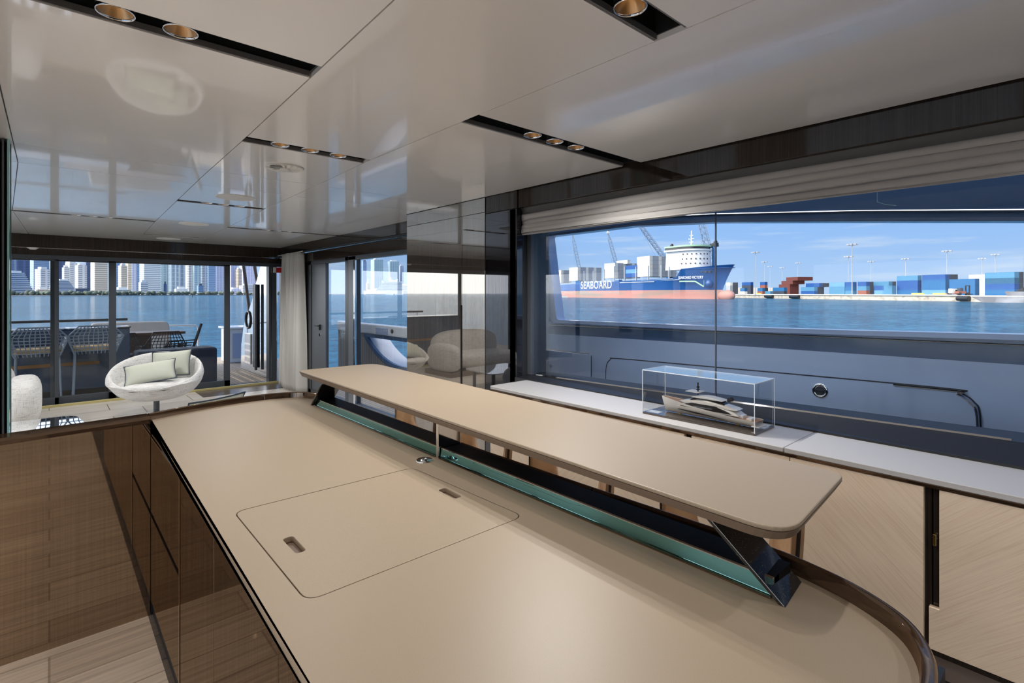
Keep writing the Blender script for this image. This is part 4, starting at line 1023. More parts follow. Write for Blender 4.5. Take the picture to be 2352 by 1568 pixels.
MB().box(1.06, 2.10, 10.05, 10.95, DK, DK + .04).build('base', 'black_matte', dsf)
# polished wing, struts, door slab and locker by the open doorway
wg_ = thing('stern_wing', 'mirror-polished steel wing with an oval ring beside the open doorway', 'wing panel', (3.1, 11.2, DK))
prof = [(12.13, DK), (12.10, .45), (11.95, .80), (11.80, 1.02), (11.55, 1.20), (11.30, 1.42), (11.02, 1.78), (10.66, 2.16), (10.45, 2.36), (10.0, 2.36), (10.0, DK)]
MB().prism([(3.06, y, z) for y, z in prof], (.08, 0, 0)).build('plate', 'steel_mirror', wg_, bevel=.01)
m = MB(); m.tube([(3.052, 11.56 + .17 * math.cos(t), 1.00 + .17 * math.sin(t)) for t in [2 * pi * k / 32 for k in range(32)]], .02, 8, closed=True); m.build('ring', 'frame_dark', wg_, smooth=True)
MB().box(3.035, 3.058, 11.35, 11.75, .10, .72).build('locker_door', 'hull_white', wg_, bevel=.008)
MB().box(3.02, 3.055, 10.92, 11.10, .08, 1.72).build('door_slab', 'black_matte', wg_, bevel=.004)
MB().box(2.98, 3.02, 10.80, 10.86, .05, 1.72).build('door_frame', 'frame_grey', wg_, bevel=.004)
for i, (a, b_) in enumerate((((3.32, 13.0, 2.33), (3.45, 13.0, 1.25)), ((3.55, 13.0, 2.33), (3.64, 13.0, 1.75)))):
    tag(MB().tube([a, b_, (b_[0] + .05, 13.0, DK + .1)], .035, 10).build('strut', 'table_wood', smooth=True), ['long slanting dark strut under the deck overhang, left one', 'slanting dark strut under the deck overhang, right one'][i], 'strut')
gl = thing('gunwale_locker', 'white gunwale box with two small doors out on the aft deck', 'locker', (3.3, 13.4, DK))
MB().box(3.05, 3.9, 13.15, 13.8, DK, .72).build('body', 'hull_white', gl, bevel=.03, seg=3)
MB().box(3.0, 3.95, 13.1, 13.85, .72, .765).build('top', 'hull_white', gl, bevel=.015)
for x in (3.15, 3.5): MB().box(x, x + .3, 13.13, 13.15, .05, .62).build('door', 'hull_light', gl, bevel=.006)
mt_ = thing('door_mat', 'grey-blue lettered mat lying outside the open doorway', 'mat', (2.5, 9.85, DK))
MB().box(2.15, 3.0, 9.56, 10.0, DK, DK + .012).build('mat', 'mat_grey', mt_, bevel=.004)
pbr('mat_grey', (.10, .13, .19), rough=.9)
def lettering(txt, name, mat, parent, loc, rot, size, ext=.002, align='LEFT', offset=0, width=None):
    """letters as one real mesh; width stretches the line to that length"""
    c = bpy.data.curves.new(name, 'FONT'); c.body = txt; c.size = size; c.extrude = ext; c.align_x = align; c.align_y = 'BOTTOM'; c.offset = offset; c.space_character = 1.05
    tmp = bpy.data.objects.new('tmp', c); COL.objects.link(tmp); dg = bpy.context.evaluated_depsgraph_get(); dg.update()
    me = bpy.data.meshes.new_from_object(tmp.evaluated_get(dg)); bpy.data.objects.remove(tmp); bpy.data.curves.remove(c)
    xs = [v.co.x for v in me.vertices]; k = width / max(xs) if width else 1
    for v in me.vertices: v.co.x *= k
    me.materials.clear(); o = bpy.data.objects.new(name, me); COL.objects.link(o)
    if mat in MAT: me.materials.append(MAT[mat])
    else: me.materials.append(None); PENDING.append((me, 0, mat))
    o.location = Vector(loc) - OFF.get(parent.name, Vector((0, 0, 0))); o.rotation_euler = rot; o.parent = parent
    return o
lettering('NOVA', 'lettering', 'black_matte', mt_, (2.90, 9.88, DK + .013), (0, 0, pi), .20)

# ============================================================ SHORE AND SKYLINE (aft)
pbr('asphalt', (.32, .31, .29), rough=.9)
pbr('leaf_green', (.09, .12, .08), rough=.9, var=(.3, (.16, .18, .14), .4, .6))
fr2 = lambda f, r: Vector((fx * f + rx * r, fy * f + ry * r, 0))
def gd(u, d): v = atD(u, HY, d); v.z = 0; return v
m = MB(); sh_line = [(-400, 640), (0, 640), (130, 660), (267, 700), (400, 800), (640, 950), (760, 1300), (1000, 1500)]
front = [gd(u, d) for u, d in sh_line]; back = [gd(u, 4500) for u, d in sh_line[::-1]]
m.prism([(p.x, p.y, SEAZ) for p in front + back] if False else [(p.x, p.y, EYE - 3.1) for p in front + back], (0, 0, 1.2)); o = m.build('shore_land', 'asphalt'); o['kind'] = 'structure'
random.seed(4)
def tree_blobs(name, label, us, dfn, n, hmax, parent=None):
    m = MB()
    for k in range(n):
        u = random.uniform(*us); d = dfn(u) + random.uniform(3, 12); p = gd(u, d); h = random.uniform(.4, 1) * hmax; r = h * random.uniform(.5, .9)
        vs = [(p.x + r * math.sin(pi * (i + .5) / 5) * math.cos(2 * pi * j / 7) * random.uniform(.7, 1.2), p.y + r * math.sin(pi * (i + .5) / 5) * math.sin(2 * pi * j / 7) * random.uniform(.7, 1.2), EYE - 2 + h * (.55 - .55 * math.cos(pi * (i + .5) / 5))) for i in range(5) for j in range(7)]
        m.add(vs, [(i * 7 + j, i * 7 + (j + 1) % 7, (i + 1) * 7 + (j + 1) % 7, (i + 1) * 7 + j) for i in range(4) for j in range(7)] + [tuple(range(28, 35))])
    o = m.build(name, 'leaf_green', smooth='all'); tag(o, label, 'trees', kind='stuff'); return o
dsh = lambda u: interp(sorted(sh_line), u)
tree_blobs('shore_trees', 'dark green trees along the far waterfront below the towers', (0, 640), dsh, 200, 6)
def facade(name, base, line, fl=3.4, band=.45, vx=0, vcol=None, rough=.35):
    m, nt = newmat(name); L = nt.links.new
    tc = N(nt, 'ShaderNodeTexCoord'); sp = N(nt, 'ShaderNodeSeparateXYZ'); L(tc.outputs['Object'], sp.inputs[0])
    def stripe(src, per, duty):
        a = N(nt, 'ShaderNodeMath', operation='DIVIDE'); L(src, a.inputs[0]); a.inputs[1].default_value = per
        b = N(nt, 'ShaderNodeMath', operation='FRACT'); L(a.outputs[0], b.inputs[0])
        c = N(nt, 'ShaderNodeMath', operation='LESS_THAN'); L(b.outputs[0], c.inputs[0]); c.inputs[1].default_value = duty
        return c
    s = stripe(sp.outputs['Z'], fl, band)
    mx = N(nt, 'ShaderNodeMix', data_type='RGBA'); L(s.outputs[0], mx.inputs['Factor']); mx.inputs['A'].default_value = (*base, 1); mx.inputs['B'].default_value = (*line, 1)
    out = mx.outputs['Result']
    if vx:
        ad = N(nt, 'ShaderNodeMath', operation='ADD'); L(sp.outputs['X'], ad.inputs[0]); L(sp.outputs['Y'], ad.inputs[1])
        s2 = stripe(ad.outputs[0], vx, .35); m3 = N(nt, 'ShaderNodeMix', data_type='RGBA'); L(s2.outputs[0], m3.inputs['Factor']); L(out, m3.inputs['A']); m3.inputs['B'].default_value = (*vcol, 1); out = m3.outputs['Result']
    b = N(nt, 'ShaderNodeBsdfPrincipled', i_Roughness=rough); L(out, b.inputs['Base Color']); o = N(nt, 'ShaderNodeOutputMaterial'); L(b.outputs[0], o.inputs[0])
facade('f_white', (.30, .34, .40), (.78, .77, .74), 3.4, .5)
facade('f_whitefin', (.35, .38, .42), (.80, .78, .75), 3.4, .5, 9, (.80, .79, .77))
facade('f_blue', (.16, .26, .42), (.34, .45, .60), 3.6, .25)
facade('f_dark', (.05, .08, .17), (.10, .15, .26), 3.6, .2, 12, (.09, .13, .24))
facade('f_teal', (.20, .34, .42), (.48, .58, .62), 3.6, .25, 7, (.42, .52, .56))
facade('f_cream', (.42, .36, .30), (.82, .70, .54), 3.4, .55)
facade('f_lav', (.40, .44, .60), (.56, .60, .74), 3.6, .3, 6, (.60, .62, .76))
facade('f_stripe', (.30, .36, .40), (.80, .82, .82), 3.6, .55)
facade('f_fin', (.28, .38, .46), (.55, .62, .66), 9, .12, 8, (.70, .76, .80))
pbr('roof_white', (.80, .80, .78), rough=.5); pbr('roof_dark', (.10, .12, .16), rough=.5)
bnum = 0
def building(label, u0, u1, vt, d, mat, ang=24, crown=None, slabs=False, dep=.9, vb=None):
    """box tower at its true distance, turned so that its port face catches the sun"""
    a = math.radians(ang); base = gd((u0 + u1) / 2, d); px = (u1 - u0) / F * d
    w = px / (math.cos(a) + dep * math.sin(a)); dp = w * dep; h = (HY - vt) / F * d + 2.0
    rot = -math.atan2(base.x, base.y) - a * -1
    t = thing('tower', label, 'building', (base.x, base.y, EYE - 2.0), rot, local=True)
    m = MB(); m.box(-w / 2, w / 2, 0, dp, 0, h); m.build('shaft', mat, t)
    m = MB(); m.box(-w * .3, w * .3, dp * .2, dp * .8, h, h + 3.5)
    if crown == 'spire': m.tube([(0, dp / 2, h + 3), (0, dp / 2, h + 16)], [w * .22, .3], 6)
    if crown == 'step': m.box(-w * .42, w * .1, dp * .1, dp * .9, h, h + 7)
    m.build('crown', 'roof_white' if mat not in ('f_dark', 'f_blue') else 'roof_dark', t)
    if slabs:
        m = MB(); n = int(h / 3.4)
        for k in range(1, n): m.box(-w / 2 - .9, w / 2 + .9, -.9, 2.0, k * 3.4, k * 3.4 + 1.1)
        m.build('balconies', 'roof_white', t)
    return t
T = [('blue glass tower with pale floor lines at the far left edge', 8, 31, 560, 1150, 'f_blue', 14, None),
 ('dark indigo office tower, broadest behind the terraced white block', 40, 66, 560, 1150, 'f_dark', 10, None),
 ('pale grey striped tower just right of the indigo one', 66, 79, 575, 1190, 'f_lav', 30, None),
 ('blue glass tower behind the slim white apartment tower', 79, 112, 560, 1100, 'f_blue', 15, None),
 ('slim bright white apartment tower left of the first door post', 91, 117, 618, 800, 'f_whitefin', 35, None),
 ('dark blue tower seen just right of the first door post', 134, 150, 560, 1100, 'f_dark', 20, None),
 ('stepped white apartment tower, shorter left shoulder of the cluster', 147, 160, 614, 900, 'f_white', 25, None),
 ('white apartment tower with tan stripe in the middle door pane', 158, 181, 604, 930, 'f_whitefin', 30, 'step'),
 ('white apartment tower on the right of the stepped cluster', 179, 200, 609, 900, 'f_whitefin', 20, None),
 ('dark blue glass tower between the white cluster and the beige tower', 199, 219, 560, 1100, 'f_dark', 12, None),
 ('tall beige gridded tower beside the second door post', 217, 248, 575, 850, 'f_cream', 20, None),
 ('blue tower directly right of the second door post', 262, 278, 560, 1150, 'f_blue', 14, None),
 ('lower beige striped tower with peaked top', 277, 294, 610, 950, 'f_cream', 30, 'spire'),
 ('cream tower with one bright sunlit side', 292, 305, 570, 1000, 'f_cream', 45, None),
 ('lavender tower with fine window stripes', 303, 314, 560, 1050, 'f_lav', 20, None),
 ('pale blue glass tower left of the wide striped tower', 312, 332, 560, 1100, 'f_blue', 18, None),
 ('wide pale tower with close horizontal stripes in the widest door pane', 330, 371, 560, 1000, 'f_stripe', 18, None),
 ('teal glass tower right of the wide striped tower', 370, 393, 560, 1080, 'f_teal', 16, None),
 ('grey tower with tall pale columns, left one of two', 391, 412, 560, 1080, 'f_fin', 20, None),
 ('grey tower with tall pale columns, right one of two', 411, 432, 560, 1120, 'f_fin', 14, None),
 ('white-edged pale tower left of the dark blue slab', 431, 447, 560, 1050, 'f_whitefin', 40, None),
 ('deep blue glass slab tower, left one of the pair', 446, 461, 560, 1020, 'f_teal', 10, None),
 ('white-edged tower between the two blue slab towers', 461, 480, 560, 1060, 'f_whitefin', 40, None),
 ('deep blue glass slab tower, right one of the pair', 479, 496, 560, 1020, 'f_blue', 10, None),
 ('lavender tower beside the third door post', 495, 524, 560, 1150, 'f_lav', 18, None),
 ('lavender block with flat top seen through the open doorway', 529, 546, 609, 1200, 'f_lav', 15, None),
 ('cream tower seen through the open doorway', 545, 558, 618, 1200, 'f_cream', 40, None),
 ('broad blue-lavender tower with vertical ribs in the doorway', 556, 592, 560, 1320, 'f_lav', 16, None),
 ('distant lavender tower behind the polished wing', 622, 646, 604, 1250, 'f_lav', 16, None),
 ('blue tower cut by the frame of the starboard aft window', 833, 843, 600, 1500, 'f_blue', 20, None),
 ('twin-toned blue tower left of the cruise ship', 856, 884, 596, 1650, 'f_teal', 24, None),
 ('broad blue-green tower rising behind the cruise ship', 893, 919, 600, 1650, 'f_teal', 16, None),
 ('narrow grey tower under construction right of the cruise ship', 918, 928, 610, 1700, 'f_lav', 16, None)]
for t in T: building(*t)
# low waterfront buildings
ter = thing('terraced_building', 'white terraced ziggurat apartment block at the far left waterfront', 'building', tuple(gd(49, 690) + Vector((0, 0, EYE - 2))), math.radians(30), local=True)
W0 = 32; m = MB(); s_ = MB()
for k in range(12):
    ww = W0 * (1 - .035 * k); z = k * 2.5; m.box(-ww / 2, ww / 2 - k * .3, k * .7, 20, z, z + 1.7); s_.box(-ww / 2 - .8, ww / 2 + .8 - k * .3, k * .7 - 1.2, 21, z + 1.7, z + 2.5)
m.build('floors', 'f_blue', ter); s_.build('balconies', 'roof_white', ter); MB().box(-6, 5, 9, 19, 30, 32.5).build('crown', 'roof_white', ter)
ter2 = dup(ter, tuple(gd(155, 720) + Vector((0, 0, EYE - 2))), math.radians(26), label='dark glass terraced apartment block right of the first door post'); ter2.scale = (.88, .9, .68)
low = [('low white hotel block with square windows in front of the striped tower', 323, 341, 648, 780, 'f_white', 20), ('small dark tower with red-topped neighbour by the waterfront', 376, 383, 652, 800, 'f_dark', 10), ('white low villa row on the waterfront', 405, 431, 663, 830, 'roof_white', 10),
       ('small blue-white office block between the slab towers', 455, 468, 656, 850, 'f_blue', 20), ('low grey waterfront block in the doorway', 530, 556, 664, 1000, 'f_lav', 20), ('low white arcaded waterfront block in the doorway', 556, 592, 655, 1100, 'f_white', 20),
       ('low white house group at the foot of the beige tower', 267, 300, 665, 730, 'f_white', 12), ('tan podium building below the slim white tower', 89, 113, 664, 700, 'f_cream', 10), ('low dark pavilion beside the beige gridded tower', 168, 214, 668, 690, 'f_dark', 8),
       ('small tan tower with pointed cap left of the cruise ship', 842, 851, 650, 1500, 'f_cream', 30), ('low blue hall at the cruise ship bow', 851, 872, 665, 1480, 'f_lav', 15), ('low white terminal roof by the cruise ship', 838, 872, 668, 1440, 'roof_white', 8), ('white terminal building with dark windows right of the cruise ship', 922, 945, 655, 1550, 'f_white', 10)]
for q in low: building(*q[:5], q[5], q[6], crown='spire' if 'pointed' in q[0] else None)
# channel marker and small boat on the aft water
mk = tag(MB().tube([tuple(gd(442, 430) + Vector((0, 0, EYE - 3.3))), tuple(gd(442, 430) + Vector((0, 0, EYE - .3)))], .28, 6).build('channel_marker', 'frame_dark'), 'dark channel marker post in the water before the slab towers', 'marker post')
# cruise ship
cs = thing('cruise_ship', 'white cruise ship with rows of balconies in the starboard aft window', 'ship', tuple(gd(897, 1400) + Vector((0, 0, EYE - 3.1))), -math.atan2(gd(897, 1400).x, gd(897, 1400).y), local=True)
def hullb(x0, x1, z0, z1, bw, y=0): return [(x0 + (z1 - z0) * .6, y, z0), (x1, y, z0), (x1, y, z1), (x0, y, z1)]
m = MB(); m.prism([(-34, 0, 11), (-29, 0, 0), (34, 0, 0), (34, 0, 12), (-34, 0, 12)], (0, 30, 0)); m.build('hull', 'roof_white', cs)
m = MB(); d2 = MB()
for k in range(8):
    z = 12 + k * 3; x0 = -34 + k * 2.2; x1 = 34 - k * .5
    m.box(x0, x1, 1.5, 28, z, z + 1.6); d2.box(x0 - .8, x1 + .5, 0, 29, z + 1.6, z + 3)
m.build('decks', 'f_blue', cs); d2.build('balconies', 'roof_white', cs)
m = MB(); m.box(-4, 18, 8, 22, 36, 40); m.lathe([(0, 8), (3, 7), (4, 4), (3.4, 0)], (-1, 10, 40), 12); m.lathe([(0, 4), (2, 3), (2, 0)], (18, 10, 39), 10); m.lathe([(0, 4), (2, 3), (2, 0)], (-21, 10, 34), 10); m.build('funnel_deck', 'roof_white', cs)
tbt = thing('tour_boat', 'small white motor boat in front of the cruise ship', 'boat', tuple(gd(905, 900) + Vector((0, 0, EYE - 3.1))), .6, local=True)
MB().prism([(-5, 0, 1.4), (-4, 0, 0), (4.5, 0, 0), (5, 0, 1.2)], (0, 3, 0)).build('hull', 'roof_white', tbt); MB().box(-1.5, 2.5, .5, 2.5, 1.3, 3).build('cabin', 'roof_white', tbt, bevel=.2)

# ============================================================ CONTAINER SHIP
Bp = fr2(292, (1655 - CX) / F * 292); Tp = fr2(462, (1262 - CX) / F * 462)
Ad = (Tp - Bp).normalized()                     # bow -> stern
Nd = Vector((Ad.y, -Ad.x, 0)); 
if Nd.dot(fr2(0, 1)) < 0: Nd = -Nd              # away from the yacht
SEAz = EYE - 3.1
def shp(s, n, z): return Bp + Ad * s + Nd * n + Vector((0, 0, SEAz + z))
def onship(u, v, n):      # pixel -> (s, z above water) on the lengthwise plane at offset n
    x, y, w = ray(u, v); r = Vector((x, y, 0)); t = (Bp + Nd * n).dot(Nd) / r.dot(Nd); p = r * t
    return (p - Bp).dot(Ad), EYE + w * t - SEAz
HB = 12.0
BZ = [(0, 5.6), (200, 5.6)]
def hb_w(s): return HB * min(1, max(s + 1.5, 0) / 52) ** .62          # waterline half breadth
def hb_d(s): return HB * min(1, max(s + 9.5, 0) / 30) ** .55          # deck half breadth
s_step, z_step = onship(1551, 638, -HB); z_fore = onship(1551, 618, -HB)[1]; s_end, z_end = onship(1273, 655, -HB)
def deckz(s): return z_fore + 1.6 * max(0, (20 - s) / 30) if s < s_step - 4 else (z_step + (z_end - z_step) * (s - s_step) / (s_end - s_step))
ship = thing('container_ship', 'blue container ship with red boot-topping and white bridge tower across the water', 'ship', tuple(shp(80, 0, 0)))
pbr('ship_blue', (.006, .055, .19), rough=.35, coat=.2, var=(.02, (.010, .075, .24), .4, .6)); pbr('ship_red', (.42, .19, .15), rough=.7, var=(.12, (.26, .20, .16), .42, .62), scale=(.3, .3, 2)); pbr('ship_white', (.58, .58, .57), rough=.4)
pbr('ship_green', (.30, .50, .30), rough=.5); pbr('crane_blue', (.02, .10, .26), rough=.4); pbr('lattice', (.20, .26, .34), rough=.6)
SS = [-9.4, -8, -6, -3, 0, 3, 7, 12, 18, 25, 33, s_step - 4.2, s_step - .5, s_step + 1.5, 70, 90, 120, 160, 200]
SS = sorted(set(SS))
def hull_band(z0f, z1f, nz, mat, nm):
    m = MB()
    for sg in (-1, 1):
        def f(u, v):
            i = u * (len(SS) - 1); s = SS[int(round(i))]; zt = deckz(s); z = z0f(s) + (z1f(s) - z0f(s)) * v; k = max(0, min(1, z / zt))
            # stem rake: stations ahead of the waterline entrance are pulled back to the stem line
            sx = s if s > 0 else s * min(1, (k * 1.0) ** 1.4) 
            w = hb_w(s) * (1 - k ** 1.6) + hb_d(s) * k ** 1.6
            if s <= -9.3: w = .05
            return shp(sx, sg * max(w * (1 if s > 0 else (.15 + .85 * k ** 2)), .05), z)
        m.grid(f, len(SS), nz)
    return m.build(nm, mat, ship, smooth='all', weld=.01)
hull_band(lambda s: -1.5, lambda s: 5.2, 7, 'ship_red', 'boot_topping'); hull_band(lambda s: 5.2, lambda s: deckz(s), 12, 'ship_blue', 'hull')
m = MB(); dk = [(s, hb_d(s)) for s in SS if s <= s_step - 4]; m.prism([shp(s, -w, z_fore - .3) for s, w in dk] + [shp(s, w, z_fore - .3) for s, w in dk[::-1]], (0, 0, .2)); m.build('foredeck', 'ship_blue', ship)
m = MB(); m.prism([shp(s_step - 3, -11.6, z_step - 1.2), shp(200, -11.6, z_end - 2.5), shp(200, 11.6, z_end - 2.5), shp(s_step - 3, 11.6, z_step - 1.2)], (0, 0, .4)); m.build('main_deck', 'lattice', ship)
blb = MB(); c0 = shp(-5.2, 0, 1.9); 
def bulb(u, v):
    a = 2 * pi * u; b = pi * (v - .5); r = 4.2 * math.cos(b)
    return c0 + Ad * (-5.0 * math.sin(b) * (1 if b > 0 else 1.6)) * .85 + Nd * (2.8 * math.cos(b) * math.cos(a)) + Vector((0, 0, 3.1 * math.cos(b) * math.sin(a)))
blb.grid(bulb, 20, 12, cu=True); blb.build('bulbous_bow', 'ship_red', ship, smooth='all')
# white bridge tower
def ring(sc, ac, wc, z0, z1, mat, nm, flare=1.0, seg=28):
    """D-shaped tower: round front towards the bow"""
    m = MB(); n = 24
    def f(u, v):
        a = pi * (u - .5) ; k = 1 + (flare - 1) * v
        return shp(sc - ac * math.cos(a) * k, wc * math.sin(a) * k, z0 + (z1 - z0) * v)
    lo = [f(i / n, 0) for i in range(n + 1)] + [shp(sc + 11, wc, z0), shp(sc + 11, -wc, z0)]
    hi = [f(i / n, 1) for i in range(n + 1)] + [shp(sc + 11, wc * flare, z1), shp(sc + 11, -wc * flare, z1)]
    k = len(lo); m.add(lo + hi, [tuple(range(k)), tuple(range(k, 2 * k))] + [(i, (i + 1) % k, k + (i + 1) % k, k + i) for i in range(k)])
    return m.build(nm, mat, ship, smooth=True, angle=30)
s_tw, z_tw = onship(1600, 577, 0); 
sc_ = s_tw + 4
ztop = onship(1600, 577, 0)[1]; zbr = onship(1600, 570, 0)[1]
ring(sc_, 12, 10.5, z_fore - .3, ztop, 'ship_white', 'bridge_tower', .92)
ring(sc_, 11.5, 11.4, ztop, ztop + 1.0, 'ship_white', 'bridge_wing'); ring(sc_, 10.5, 10.8, ztop + 1.0, ztop + 2.4, 'yacht_glass', 'bridge_windows'); ring(sc_, 11.2, 11.3, ztop + 2.4, ztop + 3.3, 'ship_green', 'bridge_roof')
m = MB(); m.box(-3, 3, -16, 16, 0, 1.2); o = m.build('bridge_wing', 'ship_white', ship); o.location = shp(sc_ + 6, 0, ztop - .4) - Vector(ship.location); o.rotation_euler = (0, 0, math.atan2(Ad.y, Ad.x))
m = MB(); mzb = ztop + 3.3; m.tube([shp(sc_, 0, mzb), shp(sc_, 0, mzb + 9.5)], [.7, .25], 8)
for q, w in ((2.5, 1.6), (4.5, 2.2), (6.5, 1.4)): m.bar(shp(sc_, -w, mzb + q), shp(sc_, w, mzb + q), .35); m.bar(shp(sc_ - w, 0, mzb + q), shp(sc_ + w, 0, mzb + q), .35)
m.build('mast', 'ship_white', ship)
random.seed(9)
m = MB()
for q, z in enumerate((.30, .55, .82)):
    for k in range(7):
        a = pi * (.06 + .075 * k + .01 * q) - pi / 2; ww = 10.5 * (1 - .08 * z) + .1; aa = 12 * (1 - .08 * z) + .1
        p = shp(sc_ - aa * math.cos(a), ww * math.sin(a), z_fore + (ztop - z_fore) * z); m.box(p.x - .3, p.x + .3, p.y - .3, p.y + .3, p.z - .35, p.z + .35)
m.build('portholes', 'yacht_glass', ship)
# ship cranes: blue posts
for (u, vt, n, lab) in ((1541, 566, 9, ''), (1641, 558, 9, '')):
    s, zt = onship(u, vt, n); m = MB(); m.tube([shp(s, n, z_fore - 6), shp(s, n, zt - 2)], 1.3, 12); m.build('crane_post', 'crane_blue', ship, smooth=True)
    m = MB(); m.bar(shp(s - 2.2, n, zt - 1), shp(s + 2.6, n, zt - 1.6), 2.2, 2.4); m.bar(shp(s, n, zt), shp(s - 1.5, n, zt + 1.2), 1.2); m.build('crane_head', 'black_matte', ship)
# anchor pocket, hawse windows, name
def hullpt(u, v, off=.25):
    # march outwards: find the hull surface hit by the pixel ray
    x, y, w = ray(u, v); best = None
    for i in range(500):
        t = 235 + i * .7; p = Vector((x * t, y * t, EYE + w * t)); q = p - Bp; s = q.dot(Ad); n = q.dot(Nd); z = p.z - SEAz
        zt = deckz(s); k = max(0, min(1, z / zt)); ww = hb_w(s) * (1 - k ** 1.6) + hb_d(s) * k ** 1.6
        if abs(n) <= ww and s > -9: best = (s, n, z); break
    if not best: s, z = onship(u, v, -HB); best = (s, -HB, z)
    return best
s, n, z = hullpt(1597, 602.5); m = MB(); m.lathe([(0, .9), (1.4, .6), (2.0, 0)], (0, 0, 0), 16)
s, n, z = hullpt(1629, 650); o = MB().lathe([(0, 2.4), (1.6, 2.0), (2.4, 0), (1.6, -2.0), (0, -2.4)], shp(s, n, z - .3), 16).build('anchor_pod', 'ship_blue', ship, smooth='all')
m = MB()
for u in (1612, 1622, 1631):
    s, n, z = hullpt(u, 624); p = shp(s, n - .15, z); m.bar(p - Ad * 1.0, p + Ad * 1.0, 1.0, .9)
m.build('hawse_windows', 'black_matte', ship)
yaw = math.atan2(-Ad.y, -Ad.x)  # reading from stern to bow
s0, zb = onship(1334, 668.5, -HB - .1); s1, zt = onship(1334, 648, -HB - .1); s2, _ = onship(1405, 667, -HB - .1); 
o = lettering('SEABOARD', 'lettering', 'ship_white', ship, shp(s0, -HB - .15, zb + .3), (pi / 2, 0, yaw), (zt - zb) * 1.16, .05, offset=.05, width=s0 - s2)
pa = hullpt(1561, 642.5); pb = hullpt(1618, 641.0); A_ = shp(pa[0], pa[1], pa[2]); B_ = shp(pb[0], pb[1], pb[2]); dv = B_ - A_; outw = Vector((dv.y, -dv.x, 0)).normalized()
if outw.dot(A_) > 0: outw = -outw
o = lettering('SEABOARD VICTORY', 'lettering', 'ship_white', ship, A_ + outw * 1.5, (pi / 2, 0, math.atan2(dv.y, dv.x)), 2.3, .05, offset=.03, width=dv.length)
m = MB(); q = [hullpt(u, v) for u, v in ((1563, 646), (1599, 646), (1617, 657), (1619, 657), (1619, 644))]; P = [shp(*t) + outw * 1.3 for t in q]
for a, b_ in zip(P, P[1:]): m.bar(a, b_, .2, .7)
m.build('bow_stripe', 'ship_green', ship)
sA, zA = onship(1424, 649, -HB); sB, _ = onship(1503, 649, -HB); MB().bar(shp(sA, -HB - .1, zA), shp(sB, -HB - .1, zA), .1, .35).build('hull_line', 'ship_white', ship)
sA, zA = onship(1272, 655, -HB); MB().bar(shp(180, -HB + .3, z_end - .3), shp(s_step + 2, -HB + .3, z_step - .4), .4, .5).build('deck_rail', 'lattice', ship)
# ---- containers
pbr('cont_white', (.58, .58, .54), rough=.6); pbr('cont_tan', (.60, .56, .48), rough=.6); pbr('cont_grey', (.30, .32, .35), rough=.6)
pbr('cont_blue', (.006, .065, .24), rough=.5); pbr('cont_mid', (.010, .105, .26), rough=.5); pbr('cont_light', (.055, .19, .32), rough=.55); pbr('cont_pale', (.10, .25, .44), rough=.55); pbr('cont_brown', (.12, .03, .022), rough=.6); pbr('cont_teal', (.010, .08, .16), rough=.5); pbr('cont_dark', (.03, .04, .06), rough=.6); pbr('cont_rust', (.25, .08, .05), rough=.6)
def contmesh(Lc, key):
    """corrugated box: x along, y across, z up; base corner at origin"""
    W_, H_ = 2.44, 2.59; m = MB(); e = .12
    # frame
    for y in (0, W_ - e):
        m.box(0, Lc, y, y + e, 0, e); m.box(0, Lc, y, y + e, H_ - e, H_)
        for x in (0, Lc - e): m.box(x, x + e, y, y + e, e, H_ - e)
    for x in (0, Lc - e):
        for z in (0, H_ - e): m.box(x, x + e, e, W_ - e, z, z + e)
    n = int(Lc / .55)
    for i in range(n):     # ribs on the long sides
        x = e + (Lc - 2 * e) * i / n; w = (Lc - 2 * e) / n
        m.box(x + w * .25, x + w * .85, .03, W_ - .03, e, H_ - e)
    m.box(e, Lc - e, .06, W_ - .06, .06, H_ - .04)
    for i in range(4): m.box(-.02, Lc + .02, .35 + i * .5, .42 + i * .5, .2, H_ - .2)
    me = bpy.data.meshes.new('container_shell'); me.from_pydata([v for v in m.v], [], m.f); me.materials.append(None); return me
M40 = contmesh(12.19, 40); M20 = contmesh(6.06, 20)
def cont(label, P0, yawc, mat, group, L40=True):
    o = bpy.data.objects.new('shipping_container', M40 if L40 else M20); COL.objects.link(o); o.location = P0; o.rotation_euler = (0, 0, yawc)
    o.material_slots[0].link = 'OBJECT'; o.material_slots[0].material = MAT[mat]
    tag(o, label, 'container', group); return o
yA = math.atan2(Ad.y, Ad.x)
